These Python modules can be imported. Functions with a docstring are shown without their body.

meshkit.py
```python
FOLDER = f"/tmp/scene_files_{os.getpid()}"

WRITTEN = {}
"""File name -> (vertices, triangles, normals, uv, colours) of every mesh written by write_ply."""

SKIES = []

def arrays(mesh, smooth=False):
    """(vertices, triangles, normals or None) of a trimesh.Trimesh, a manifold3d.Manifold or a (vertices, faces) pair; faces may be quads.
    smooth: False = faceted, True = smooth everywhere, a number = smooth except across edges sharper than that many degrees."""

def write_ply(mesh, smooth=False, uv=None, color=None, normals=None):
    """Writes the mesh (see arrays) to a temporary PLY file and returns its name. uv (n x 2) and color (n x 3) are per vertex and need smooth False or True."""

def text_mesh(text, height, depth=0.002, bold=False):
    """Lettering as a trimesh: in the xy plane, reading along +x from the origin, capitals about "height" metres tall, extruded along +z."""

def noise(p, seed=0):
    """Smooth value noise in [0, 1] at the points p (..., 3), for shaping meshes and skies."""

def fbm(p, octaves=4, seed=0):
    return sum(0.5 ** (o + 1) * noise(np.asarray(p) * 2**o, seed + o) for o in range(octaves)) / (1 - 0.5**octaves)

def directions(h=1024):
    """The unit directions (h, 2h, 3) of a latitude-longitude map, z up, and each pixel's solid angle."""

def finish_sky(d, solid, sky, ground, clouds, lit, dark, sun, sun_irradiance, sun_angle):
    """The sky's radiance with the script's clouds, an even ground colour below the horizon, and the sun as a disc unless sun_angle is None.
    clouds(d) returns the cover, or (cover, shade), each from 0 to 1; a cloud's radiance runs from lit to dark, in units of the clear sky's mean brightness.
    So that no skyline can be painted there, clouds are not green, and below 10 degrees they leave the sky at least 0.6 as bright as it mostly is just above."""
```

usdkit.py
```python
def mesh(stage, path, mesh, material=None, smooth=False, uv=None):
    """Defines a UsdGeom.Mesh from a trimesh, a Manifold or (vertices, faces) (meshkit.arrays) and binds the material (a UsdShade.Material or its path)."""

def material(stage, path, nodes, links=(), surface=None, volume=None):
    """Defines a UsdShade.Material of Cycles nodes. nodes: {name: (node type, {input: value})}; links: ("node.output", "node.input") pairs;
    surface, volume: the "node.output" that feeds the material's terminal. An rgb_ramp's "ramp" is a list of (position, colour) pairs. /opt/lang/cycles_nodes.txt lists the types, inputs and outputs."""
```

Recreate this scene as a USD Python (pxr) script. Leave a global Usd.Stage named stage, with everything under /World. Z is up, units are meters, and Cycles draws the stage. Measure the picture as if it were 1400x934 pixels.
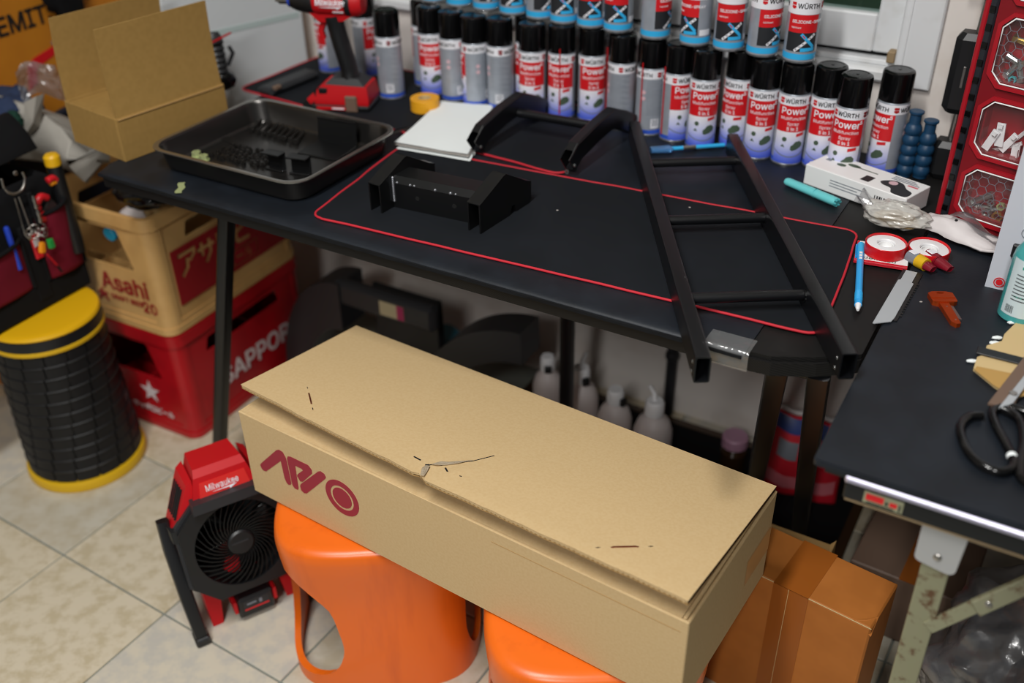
import math, random
import numpy as np
import trimesh
import manifold3d as m3
from shapely.geometry import Polygon, LineString, Point, MultiPolygon, box as sbox
from shapely import affinity
from shapely.ops import unary_union
from pxr import Usd, UsdGeom, UsdLux, UsdShade, Gf, Sdf
import usdkit, meshkit

stage = Usd.Stage.CreateInMemory()
UsdGeom.SetStageUpAxis(stage, UsdGeom.Tokens.z)
UsdGeom.SetStageMetersPerUnit(stage, 1.0)
WORLD = UsdGeom.Xform.Define(stage, '/World').GetPrim()
stage.SetDefaultPrim(WORLD)
UsdGeom.Scope.Define(stage, '/World/Looks')
RNG = np.random.default_rng(7)
PI = math.pi

# ------------------------------------------------------------------ camera
cam = UsdGeom.Camera.Define(stage, '/World/camera')
th, ro, CH = math.radians(33.415), math.radians(-1.219), 1.473
fw = np.array([0, math.cos(th), -math.sin(th)]); rr = np.array([1.0, 0, 0]); uu = np.cross(rr, fw)
r2 = math.cos(ro) * rr + math.sin(ro) * uu; u2 = -math.sin(ro) * rr + math.cos(ro) * uu
cam.AddTransformOp().Set(Gf.Matrix4d(*r2, 0, *u2, 0, *(-fw), 0, 0, 0, CH, 1))
cam.CreateFocalLengthAttr(35.0); cam.CreateHorizontalApertureAttr(36.0); cam.CreateVerticalApertureAttr(36.0 * 934 / 1400)
cam.CreateFStopAttr(2.0); cam.CreateFocusDistanceAttr(1.47); cam.CreateClippingRangeAttr(Gf.Vec2f(0.05, 50))
cam.CreateExposureAttr(0.15)

# ------------------------------------------------------------------ light
def rect_light(name, pos, w, h, power, rotz=0, color=(1, 1, 1)):
    l = UsdLux.RectLight.Define(stage, '/World/' + name)
    l.AddTranslateOp().Set(Gf.Vec3d(*pos)); l.AddRotateZOp().Set(rotz)
    l.CreateWidthAttr(w); l.CreateHeightAttr(h); l.CreateIntensityAttr(power); l.CreateColorAttr(Gf.Vec3f(*color))
    return l
rect_light('ceiling_tube_light', (-0.52, 0.32, 2.62), 1.2, 0.16, 74.0, 59, (1.0, 0.99, 0.965))
rect_light('ceiling_tube_light_001', (-0.67, -1.5, 2.62), 1.2, 0.16, 98.0, 59, (1.0, 0.985, 0.96))
dome = UsdLux.DomeLight.Define(stage, '/World/room_light'); dome.CreateIntensityAttr(0.03); dome.CreateColorAttr(Gf.Vec3f(0.93, 0.97, 1.0))

# ------------------------------------------------------------------ helpers: materials
def lin(c):
    c = np.asarray(c, float) / 255.0
    return tuple(np.where(c <= 0.04045, c / 12.92, ((c + 0.055) / 1.055) ** 2.4))
MATS = {}
def pm(name, rgb, rough=0.5, metal=0.0, spec=0.5, var=None, vscale=8.0, vdetail=4, vlo=0.4, vhi=0.62, bump=0.0, bscale=200.0, bdist=0.0005, stretch=None, **kw):
    n = {'p': ('principled_bsdf', dict(base_color=lin(rgb), roughness=rough, metallic=metal, specular_ior_level=spec, **kw))}
    L = []
    if var is not None or bump:
        n['tc'] = ('texture_coordinate', {}); src = 'tc.object'
        if stretch is not None:
            n['mp'] = ('mapping', {'scale': stretch}); L.append(('tc.object', 'mp.vector')); src = 'mp.vector'
    if var is not None:
        n['nz'] = ('noise_texture', {'scale': vscale, 'detail': vdetail, 'roughness': 0.6}); L.append((src, 'nz.vector'))
        n['rp'] = ('rgb_ramp', {'ramp': [(0, lin(rgb)), (vlo, lin(rgb)), (vhi, lin(var)), (1, lin(var))]})
        L += [('nz.fac', 'rp.fac'), ('rp.color', 'p.base_color')]
    if bump:
        n['bn'] = ('noise_texture', {'scale': bscale, 'detail': 3}); L.append((src, 'bn.vector'))
        n['b'] = ('bump', {'strength': bump, 'distance': bdist}); L += [('bn.fac', 'b.height'), ('b.normal', 'p.normal')]
    MATS[name] = usdkit.material(stage, '/World/Looks/' + name, n, L, surface='p.BSDF')
    return MATS[name]
def clearmat(name, tint=(1, 1, 1), gloss=0.12, rough=0.08, haze=0.0, hazecol=(230, 230, 230), bumps=0.0):
    n = {'t': ('transparent_bsdf', {'color': tint}), 'g': ('glossy_bsdf', {'color': (0.9, 0.9, 0.9), 'roughness': rough}), 'd': ('principled_bsdf', {'base_color': lin(hazecol), 'roughness': 0.4}),
         'f': ('layer_weight', {'blend': 0.5}), 'fp': ('math', {'math_type': 'power', 'value2': 4.0}), 'fm': ('math', {'math_type': 'multiply_add', 'value2': 0.7, 'value3': gloss * 0.3, 'use_clamp': True}), 'm1': ('mix_closure', {'fac': haze}), 'm2': ('mix_closure', {})}
    L = [('f.facing', 'fp.value1'), ('fp.value', 'fm.value1'), ('t.BSDF', 'm1.closure1'), ('d.BSDF', 'm1.closure2'), ('m1.closure', 'm2.closure1'), ('g.BSDF', 'm2.closure2'), ('fm.value', 'm2.fac')]
    if bumps:
        n['tc'] = ('texture_coordinate', {}); n['bn'] = ('noise_texture', {'scale': bumps, 'detail': 3}); n['b'] = ('bump', {'strength': 0.8, 'distance': 0.004})
        L += [('tc.object', 'bn.vector'), ('bn.fac', 'b.height'), ('b.normal', 'g.normal')]
    MATS[name] = usdkit.material(stage, '/World/Looks/' + name, n, L, surface='m2.closure')
    return MATS[name]

# ------------------------------------------------------------------ helpers: objects
USED = {}
def numbered(path):
    k = USED.get(path, -1) + 1; USED[path] = k
    return path if k == 0 else '%s_%03d' % (path, k)
def keys(p, label=None, cat=None, group=None, kind=None):
    for k, v in (('label', label), ('category', cat), ('group', group), ('kind', kind)):
        if v: p.SetCustomDataByKey(k, v)
FR = {}
def thing(name, label, cat, loc=(0, 0, 0), rotz=0.0, group=None, kind=None):
    x = UsdGeom.Xform.Define(stage, numbered('/World/' + name))
    x.AddTranslateOp().Set(Gf.Vec3d(*map(float, loc))); x.AddRotateZOp().Set(float(rotz))
    p = x.GetPrim(); keys(p, label, cat, group, kind)
    FR[str(p.GetPath())] = (np.array(loc, float), math.radians(rotz))
    return p
def obj(name, mesh, m, parent=None, smooth=35, label=None, cat=None, group=None, kind=None, world=False):
    if isinstance(mesh, list): mesh = trimesh.util.concatenate(mesh)
    if world and parent is not None:
        root = '/'.join(str(parent.GetPath()).split('/')[:3]); l, a = FR[root]
        mesh = mesh.copy(); mesh.apply_translation(-l); mesh.apply_transform(trimesh.transformations.rotation_matrix(-a, [0, 0, 1]))
    path = numbered((str(parent.GetPath()) if parent is not None else '/World') + '/' + name)
    p = usdkit.mesh(stage, path, mesh, MATS[m] if isinstance(m, str) else m, smooth=smooth).GetPrim()
    keys(p, label, cat, group, kind)
    return p
def dup(src, loc, rotz, label=None, group=None):
    was = src.GetCustomData(); name = src.GetName()
    p = thing(name, label or was['label'], was['category'], loc, rotz, group or was.get('group'))
    p.GetReferences().AddInternalReference(src.GetPath()); p.SetInstanceable(True)
    return p

# ------------------------------------------------------------------ helpers: meshes
cat = trimesh.util.concatenate
def hull(pts):
    return trimesh.Trimesh(*_hull(np.asarray(pts, float)), process=False)
def _hull(pts):
    h = m3.Manifold.hull_points(pts.astype(np.float32)) if hasattr(m3.Manifold, 'hull_points') else None
    m = h.to_mesh(); return np.array(m.vert_properties[:, :3], float), np.array(m.tri_verts)
def bx(x0, x1, y0, y1, z0, z1, r=0.0):
    if r <= 0:
        m = trimesh.creation.box([x1 - x0, y1 - y0, z1 - z0]); m.apply_translation([(x0 + x1) / 2, (y0 + y1) / 2, (z0 + z1) / 2]); return m
    P = []
    for sx in (0, 1):
        for sy in (0, 1):
            for sz in (0, 1):
                c = np.array([(x0, x1)[sx], (y0, y1)[sy], (z0, z1)[sz]], float); d = np.array([1 - 2 * sx, 1 - 2 * sy, 1 - 2 * sz]) * r
                P += [c + d * [1, 1, 0], c + d * [1, 0, 1], c + d * [0, 1, 1], c + d * 0.42 * [1, 1, 1]]
    return hull(P)
def frame(d, up=(0, 0, 1)):
    d = np.asarray(d, float); d = d / np.linalg.norm(d); up = np.asarray(up, float)
    if abs(d @ up) > 0.98 * np.linalg.norm(up): up = np.array([0, 1.0, 0]) if abs(d[1]) < 0.9 else np.array([1.0, 0, 0])
    s = np.cross(d, up); s /= np.linalg.norm(s); return s, np.cross(s, d)
def sweep(pts, prof, up=(0, 0, 1), closed=False, caps=True, scale=None):
    """prof: (n,2) ccw points in (side, up); pts: path."""
    pts = np.asarray(pts, float); n = len(pts); prof = np.asarray(prof, float); k = len(prof); V = []
    for i in range(n):
        a = pts[(i - 1) % n] if (i > 0 or closed) else pts[i]; b = pts[(i + 1) % n] if (i < n - 1 or closed) else pts[i]
        t0 = pts[i] - a; t1 = b - pts[i]; l0, l1 = np.linalg.norm(t0), np.linalg.norm(t1)
        t = (t0 / l0 if l0 > 1e-12 else 0) + (t1 / l1 if l1 > 1e-12 else 0)
        s, u = frame(t, up); mit = 1.0
        if l0 > 1e-12 and l1 > 1e-12: mit = 1 / max(0.4, math.sqrt(max(0.0, (1 + (t0 @ t1) / (l0 * l1)) / 2)))
        sc = 1.0 if scale is None else scale[i]
        bend = t1 / max(l1, 1e-12) - t0 / max(l0, 1e-12) if (l0 > 1e-12 and l1 > 1e-12) else np.zeros(3)
        ms = mit if abs(bend @ s) > abs(bend @ u) else 1.0; mu = mit if ms == 1.0 else 1.0
        V.append(pts[i] + sc * (prof[:, :1] * s * ms + prof[:, 1:] * u * mu))
    V = np.concatenate(V); F = []
    for i in range(n if closed else n - 1):
        j = (i + 1) % n
        for q in range(k):
            w = (q + 1) % k; F += [[i * k + q, j * k + q, j * k + w], [i * k + q, j * k + w, i * k + w]]
    if caps and not closed:
        V = np.vstack([V, pts[0], pts[-1]]); c0, c1 = len(V) - 2, len(V) - 1
        for q in range(k):
            w = (q + 1) % k; F += [[c0, q, w], [c1, (n - 1) * k + w, (n - 1) * k + q]]
    m = trimesh.Trimesh(V, np.array(F), process=False); trimesh.repair.fix_normals(m) if False else None
    return m
def circ(r, n=10, ry=None):
    a = np.arange(n) * 2 * PI / n; return np.stack([r * np.cos(a), (ry or r) * np.sin(a)], 1)
def rectp(w, h, r=0.0):
    if r <= 0: return np.array([[-w / 2, -h / 2], [w / 2, -h / 2], [w / 2, h / 2], [-w / 2, h / 2]])
    p = []
    for cx, cy, a0 in ((1, -1, -90), (1, 1, 0), (-1, 1, 90), (-1, -1, 180)):
        for a in (0, 45, 90): p.append([cx * (w / 2 - r) + r * math.cos(math.radians(a0 + a)), cy * (h / 2 - r) + r * math.sin(math.radians(a0 + a))])
    return np.array(p)
def tube(pts, r, n=10, closed=False, scale=None): return sweep(pts, circ(r, n), closed=closed, scale=scale)
def cyl(p, q, r, n=20, r1=None): return sweep([p, q], circ(r, n), scale=None if r1 is None else [1, r1 / r])
def smoothpath(pts, n=6, closed=False):
    P = np.asarray(pts, float); N = len(P); out = []
    for i in range(N if closed else N - 1):
        p0, p1, p2, p3 = (P[(i - 1) % N] if (i > 0 or closed) else P[i]), P[i], P[(i + 1) % N], (P[(i + 2) % N] if (i + 2 < N or closed) else P[(i + 1) % N])
        for t in np.arange(n) / n: out.append(0.5 * (2 * p1 + (p2 - p0) * t + (2 * p0 - 5 * p1 + 4 * p2 - p3) * t * t + (3 * p1 - p0 - 3 * p2 + p3) * t ** 3))
    if not closed: out.append(P[-1])
    return np.array(out)
def lathe(prof, n=28, a0=0.0, a1=2 * PI):
    prof = np.asarray(prof, float); full = abs(a1 - a0 - 2 * PI) < 1e-9
    A = np.linspace(a0, a1, n + 1)[:n if full else n + 1]; k = len(prof)
    V = np.concatenate([np.stack([prof[:, 0] * math.cos(a), prof[:, 0] * math.sin(a), prof[:, 1]], 1) for a in A]); F = []
    for i in range(n):
        j = (i + 1) % len(A)
        for q in range(k - 1):
            a, b, c, d = i * k + q, j * k + q, j * k + q + 1, i * k + q + 1
            if prof[q, 0] > 1e-9: F.append([a, b, c] if prof[q + 1, 0] > 1e-9 or True else [a, b, d])
            if prof[q + 1, 0] > 1e-9: F.append([a, c, d])
    return trimesh.Trimesh(V, np.array(F), process=False)
def prism(poly, h, z0=0.0):
    poly = poly if hasattr(poly, 'geom_type') else Polygon(poly)
    out = []
    for g in getattr(poly, 'geoms', [poly]):
        if g.area < 1e-10: continue
        out.append(trimesh.creation.extrude_polygon(g, h, engine='earcut'))
    m = cat(out); m.apply_translation([0, 0, z0]); return m
def place(m, o, X=(1, 0, 0), Y=(0, 1, 0)):
    X = np.array(X, float); X /= np.linalg.norm(X); Y = np.array(Y, float); Y -= X * (X @ Y); Y /= np.linalg.norm(Y); Z = np.cross(X, Y)
    T = np.eye(4); T[:3, 0], T[:3, 1], T[:3, 2], T[:3, 3] = X, Y, Z, o
    m = m.copy(); m.apply_transform(T); return m
def mv(m, x=0, y=0, z=0, rz=0.0):
    m = m.copy()
    if rz: m.apply_transform(trimesh.transformations.rotation_matrix(math.radians(rz), [0, 0, 1]))
    m.apply_translation([x, y, z]); return m
def mani(m):
    m = trimesh.Trimesh(m.vertices, m.faces, process=True); m.merge_vertices()
    return m3.Manifold(m3.Mesh(np.asarray(m.vertices, np.float32), np.asarray(m.faces, np.uint32)))
def from_mani(M):
    a = M.to_mesh(); return trimesh.Trimesh(np.array(a.vert_properties[:, :3], float), np.array(a.tri_verts), process=False)
def cut(a, *bs):
    A = mani(a)
    for b in bs: A = A - mani(b)
    return from_mani(A)
def rrect(w, h, r, n=5):
    return Polygon([(-w / 2 + r, -h / 2 + r), (w / 2 - r, -h / 2 + r), (w / 2 - r, h / 2 - r), (-w / 2 + r, h / 2 - r)]).buffer(r, quad_segs=n)
def rpoly(pts, r=0.002, n=3): return Polygon(pts).buffer(-r, join_style=2).buffer(r, quad_segs=n)
def ring_pts(poly, z): return np.array([[x, y, z] for x, y in list(poly.exterior.coords)[:-1]])
def loft(rings, close0=False, close1=False):
    k = len(rings[0]); V = np.concatenate(rings); F = []
    for i in range(len(rings) - 1):
        for q in range(k):
            w = (q + 1) % k; F += [[i * k + q, i * k + w, (i + 1) * k + w], [i * k + q, (i + 1) * k + w, (i + 1) * k + q]]
    for on, i, flip in ((close0, 0, True), (close1, len(rings) - 1, False)):
        if on:
            V = np.vstack([V, rings[i].mean(0)]); c = len(V) - 1
            for q in range(k):
                w = (q + 1) % k; F.append([c, i * k + w, i * k + q] if flip else [c, i * k + q, i * k + w])
    return trimesh.Trimesh(V, np.array(F), process=False)
def text(s, h, d=0.0004, bold=True): return meshkit.text_mesh(s, h, d, bold)
def wrap(m, r, z0, a0):
    """flat (x, y, z) lettering laid round a cylinder, starting at angle a0 (front = -y), reading to the right"""
    m = m.copy(); v = m.vertices; a = a0 + v[:, 0] / r
    m.vertices = np.stack([(r + v[:, 2]) * np.sin(a), -(r + v[:, 2]) * np.cos(a), z0 + v[:, 1]], 1); return m
def fine(m, e=0.003):
    v, f = trimesh.remesh.subdivide_to_size(m.vertices, m.faces, e); return trimesh.Trimesh(v, f, process=False)
def arc(r, a0, a1, z0, z1, n=10):
    A = np.linspace(a0, a1, n + 1); V = np.array([[r * math.sin(a), -r * math.cos(a), z] for a in A for z in (z0, z1)]); F = []
    for i in range(n): F += [[2 * i, 2 * i + 2, 2 * i + 3], [2 * i, 2 * i + 3, 2 * i + 1]]
    return trimesh.Trimesh(V, np.array(F), process=False)
def sheet(fn, nu, nv, thick=0.0):
    u, v = np.meshgrid(np.linspace(0, 1, nu), np.linspace(0, 1, nv), indexing='ij'); P = fn(u.ravel(), v.ravel()); F = []
    for i in range(nu - 1):
        for j in range(nv - 1):
            a, b, c, d = i * nv + j, (i + 1) * nv + j, (i + 1) * nv + j + 1, i * nv + j + 1; F += [[a, b, c], [a, c, d]]
    m = trimesh.Trimesh(P, np.array(F), process=False)
    if thick:
        N = m.vertex_normals; lo = P - N * thick; n = len(P); F = np.array(F); E = []
        edge = [i * nv for i in range(nu)] + [(nu - 1) * nv + j for j in range(1, nv)] + [i * nv + nv - 1 for i in range(nu - 2, -1, -1)] + [j for j in range(nv - 2, 0, -1)]
        for a, b in zip(edge, edge[1:] + edge[:1]): E += [[b, a, a + n], [b, a + n, b + n]]
        m = trimesh.Trimesh(np.vstack([P, lo]), np.vstack([F, F[:, ::-1] + n, np.array(E)]), process=False)
    return m
def blob(c, s, amp=0.15, f=3.0, seed=0, sub=3):
    m = trimesh.creation.icosphere(subdivisions=sub); v = m.vertices
    k = 1 + amp * 2 * (meshkit.fbm(v * f + 10 + seed * 3.7, 3, seed) - 0.5); m.vertices = v * k[:, None] * np.array(s) + np.array(c); return m
def strokes(lines, w): return unary_union([LineString(l).buffer(w / 2, cap_style=2, join_style=2) for l in lines])

# table frame: u along the front edge of the bench, v towards the wall
TA = -31.0
E1 = np.array([math.cos(math.radians(TA)), math.sin(math.radians(TA)), 0]); E2 = np.array([-E1[1], E1[0], 0])
O = np.array([0.033, 1.241, 0]); TZ = 0.739
def T(u, v, z=TZ): return O + u * E1 + v * E2 + np.array([0, 0, z])
def tuv(poly_uv): return [tuple(T(u, v, 0)[:2]) for u, v in poly_uv]

# ------------------------------------------------------------------ materials
pm('tile', (200, 192, 174), 0.32, var=(184, 180, 170), vscale=26, vdetail=6, vlo=0.42, vhi=0.6)
pm('tile_warm', (202, 191, 168), 0.32, var=(185, 172, 144), vscale=30, vdetail=6, vlo=0.45, vhi=0.62)
pm('tile_cool', (192, 186, 170), 0.32, var=(180, 170, 148), vscale=22, vdetail=6, vlo=0.4, vhi=0.62)
pm('grout', (128, 132, 124), 0.9)
pm('wall_paint', (224, 217, 211), 0.75, var=(208, 194, 184), vscale=5, vdetail=6, vlo=0.5, vhi=0.72)
pm('white_alu', (222, 224, 226), 0.38, var=(206, 206, 204), vscale=12, vlo=0.5, vhi=0.75)
pm('dark_gap', (16, 17, 18), 0.8)
pm('ceiling_paint', (225, 223, 218), 0.9)
pm('kraft', (200, 173, 129), 0.78, spec=0.25, var=(196, 167, 122), vscale=220, vdetail=6, bump=0.03, bscale=500)
pm('kraft_in', (168, 133, 84), 0.85, spec=0.2)
pm('kraft_core_shade', (62, 42, 28), 0.95, spec=0.1)  # dark colour puts the shade of the flute gaps into the core
pm('kraft_old', (156, 123, 68), 0.75, spec=0.25, var=(150, 118, 64), vscale=90)
pm('kraft_orange', (172, 104, 44), 0.6, spec=0.3, var=(164, 98, 40), vscale=14)
pm('brown_tape', (148, 82, 28), 0.28, spec=0.5)
pm('paper_core', (205, 190, 165), 0.9)
pm('logo_red', (150, 34, 52), 0.6)
pm('copper', (150, 84, 60), 0.35, metal=0.8)
pm('orange_plastic', (228, 104, 20), 0.34, spec=0.5, var=(212, 92, 16), vscale=7, vlo=0.52, vhi=0.78, stretch=(3.2, 3.2, 0.5))
pm('rubber', (15, 20, 27), 0.52, spec=0.4, var=(22, 28, 36), vscale=14, vdetail=7, bump=0.35, bscale=260)
pm('foam_edge', (17, 18, 20), 0.95, spec=0.2, bump=0.8, bscale=700, bdist=0.001)
pm('mat_cloth', (14, 18, 23), 0.78, spec=0.25, var=(18, 22, 28), vscale=7, vdetail=6, bump=0.2, bscale=900)
pm('red_stitch', (192, 30, 46), 0.7)
MATS['carbon'] = usdkit.material(stage, '/World/Looks/carbon', {
    'tc': ('texture_coordinate', {}), 'mp': ('mapping', {'scale': (1, 1, 1), 'rotation': (0, 0.8, 0.78)}), 'w': ('wave_texture', {'scale': 170, 'distortion': 0.5, 'bands_direction': 'x'}),
    'rp': ('rgb_ramp', {'ramp': [(0, lin((12, 12, 13))), (1, lin((34, 33, 32)))]}), 'p': ('principled_bsdf', {'roughness': 0.5, 'specular_ior_level': 0.2})},
    [('tc.object', 'mp.vector'), ('mp.vector', 'w.vector'), ('w.fac', 'rp.fac'), ('rp.color', 'p.base_color')], surface='p.BSDF')
pm('black_steel', (13, 14, 17), 0.34, spec=0.5, bump=0.1, bscale=900)
pm('black_part', (14, 15, 16), 0.36, spec=0.45)
pm('weld', (150, 152, 158), 0.35, metal=0.8)
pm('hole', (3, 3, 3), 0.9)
pm('black_gloss', (9, 9, 10), 0.16, spec=0.5)
pm('scale_black', (19, 19, 21), 0.5, spec=0.35)
pm('black_plastic', (20, 21, 23), 0.42)
pm('dark_plastic', (40, 41, 44), 0.45)
pm('can_silver', (166, 172, 182), 0.38, metal=0.25, var=(158, 164, 174), vscale=40)
pm('can_rim', (190, 192, 195), 0.25, metal=0.9)
pm('print_white', (238, 238, 244), 0.4)
pm('print_red', (212, 26, 34), 0.4)
pm('print_blue', (50, 88, 196), 0.4)
pm('print_cyan', (52, 178, 236), 0.4)
pm('print_dark', (36, 38, 42), 0.5)
pm('print_grey', (122, 128, 138), 0.45)
pm('print_black', (22, 22, 25), 0.5)
pm('print_green', (72, 90, 72), 0.5)
pm('print_pink', (214, 178, 186), 0.5)
MATS['can_front'] = usdkit.material(stage, '/World/Looks/can_front', {
    'tc': ('texture_coordinate', {}), 's': ('separate_xyz', {}), 'mr': ('map_range', {'from_min': 0.004, 'from_max': 0.06, 'clamp': True}),
    'rp': ('rgb_ramp', {'ramp': [(0, lin((58, 88, 210))), (0.22, lin((112, 128, 228))), (0.55, lin((198, 202, 242))), (1, lin((238, 236, 244)))]}), 'p': ('principled_bsdf', {'roughness': 0.4})},
    [('tc.object', 's.vector'), ('s.z', 'mr.value'), ('mr.result', 'rp.fac'), ('rp.color', 'p.base_color')], surface='p.BSDF')
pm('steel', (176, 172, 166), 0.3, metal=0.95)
pm('steel_tray_shaded', (84, 82, 80), 0.28, metal=0.9)
pm('bolt', (42, 40, 38), 0.42, metal=0.6)
pm('zinc_green', (186, 196, 140), 0.4, metal=0.4)
pm('zinc', (196, 198, 196), 0.25, metal=0.9)
pm('brass', (216, 180, 96), 0.25, metal=0.9)
pm('tool_red', (190, 18, 26), 0.5, spec=0.3)
pm('tool_red_shiny', (214, 44, 40), 0.4)
pm('yellow', (228, 176, 18), 0.4)
pm('yellow_plain', (214, 170, 20), 0.45)
pm('tape_yellow', (236, 168, 30), 0.5)
pm('paper', (240, 246, 246), 0.8)
pm('paper_grey', (176, 170, 165), 0.8)
pm('crate_beige', (206, 164, 104), 0.42, var=(190, 146, 88), vscale=8, vlo=0.45, vhi=0.7)
pm('crate_red', (176, 14, 26), 0.38, var=(150, 12, 22), vscale=8, vlo=0.45, vhi=0.7)
pm('crate_print_red', (150, 24, 30), 0.5)
pm('crate_print_white', (220, 206, 206), 0.5)
pm('maroon_cloth', (112, 18, 38), 0.9, spec=0.2, bump=0.4, bscale=700)
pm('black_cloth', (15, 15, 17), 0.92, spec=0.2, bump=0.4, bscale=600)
pm('navy_cloth', (48, 60, 88), 0.92, spec=0.2, var=(36, 46, 70), vscale=10)
pm('green_cloth', (26, 56, 46), 0.92, spec=0.2)
pm('grey_cloth', (168, 164, 156), 0.9, spec=0.2)
pm('navy_tub', (20, 26, 40), 0.5)
pm('carton_orange', (196, 124, 26), 0.6, var=(186, 114, 22), vscale=5)
pm('print_ink', (28, 24, 22), 0.6)
pm('white_cabinet', (202, 206, 208), 0.4)
pm('cabinet_band', (176, 190, 188), 0.5)
pm('wood', (150, 128, 96), 0.7)
pm('blue_rubber', (18, 60, 92), 0.45)
pm('case_red', (168, 20, 34), 0.4)
pm('case_dark_red', (126, 14, 26), 0.4)
pm('smoke', (38, 40, 46), 0.25)
pm('offwhite', (238, 238, 238), 0.5)
pm('card_grey', (200, 203, 212), 0.55)
pm('mint', (108, 204, 208), 0.4)
pm('mint_dark', (74, 170, 178), 0.4)
pm('pen_blue', (44, 164, 232), 0.3)
pm('blue_clear', (96, 156, 214), 0.2, transmission_weight=0.5)
pm('ptfe_red', (206, 22, 30), 0.3)
pm('white_plastic', (236, 236, 238), 0.4)
pm('blade', (172, 176, 180), 0.4, metal=0.1)
pm('knife_maroon', (122, 16, 34), 0.3)
pm('key_orange', (206, 82, 30), 0.28, metal=0.75)
pm('teal_liquid', (86, 190, 190), 0.12, transmission_weight=0.35)
pm('label_pale', (206, 222, 226), 0.5)
pm('print_teal', (40, 150, 130), 0.5)
pm('masking', (204, 178, 128), 0.7)
pm('masking_dark', (180, 142, 78), 0.6)
pm('leg_olive', (150, 148, 120), 0.42, metal=0.35, var=(104, 76, 54), vscale=60, vdetail=7, vlo=0.53, vhi=0.66)
pm('leg_grey', (182, 182, 182), 0.45, metal=0.3)
pm('alu_strip', (196, 192, 214), 0.35, metal=0.6)
pm('bag_white', (212, 206, 206), 0.5)
pm('bottle_white', (228, 218, 216), 0.45)
pm('pink', (196, 150, 176), 0.45)
pm('pack_red', (196, 30, 46), 0.4)
pm('pack_pink', (204, 110, 120), 0.45)
pm('pack_blue', (34, 60, 130), 0.4)
pm('teal_cap', (30, 100, 118), 0.45)
pm('cyan_cap', (32, 150, 190), 0.45)
pm('orange_small', (226, 138, 20), 0.4)
pm('green_small', (34, 140, 60), 0.4)
pm('blue_small', (36, 66, 180), 0.35)
pm('red_small', (206, 30, 40), 0.35)
pm('sticker', (190, 176, 140), 0.55)
pm('sticker_magenta', (170, 40, 90), 0.55)
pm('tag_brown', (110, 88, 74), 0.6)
pm('label_metal', (150, 150, 120), 0.5)
pm('bottle_glass', (60, 40, 22), 0.15)
clearmat('clear_film', gloss=0.25, rough=0.12, haze=0.12, bumps=40)
clearmat('clear_bag', tint=(0.92, 0.92, 0.92), gloss=0.3, rough=0.22, haze=0.22, hazecol=(150, 150, 155), bumps=24)
clearmat('milky_bag', tint=(0.95, 0.95, 0.93), gloss=0.3, rough=0.2, haze=0.6, hazecol=(226, 224, 218), bumps=60)
clearmat('clear_plastic', gloss=0.05, rough=0.08, haze=0.02)
pm('tape_clear_kraft', (190, 158, 110), 0.25)
clearmat('pane', tint=(0.75, 0.82, 0.8), gloss=0.1, rough=0.03)

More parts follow.
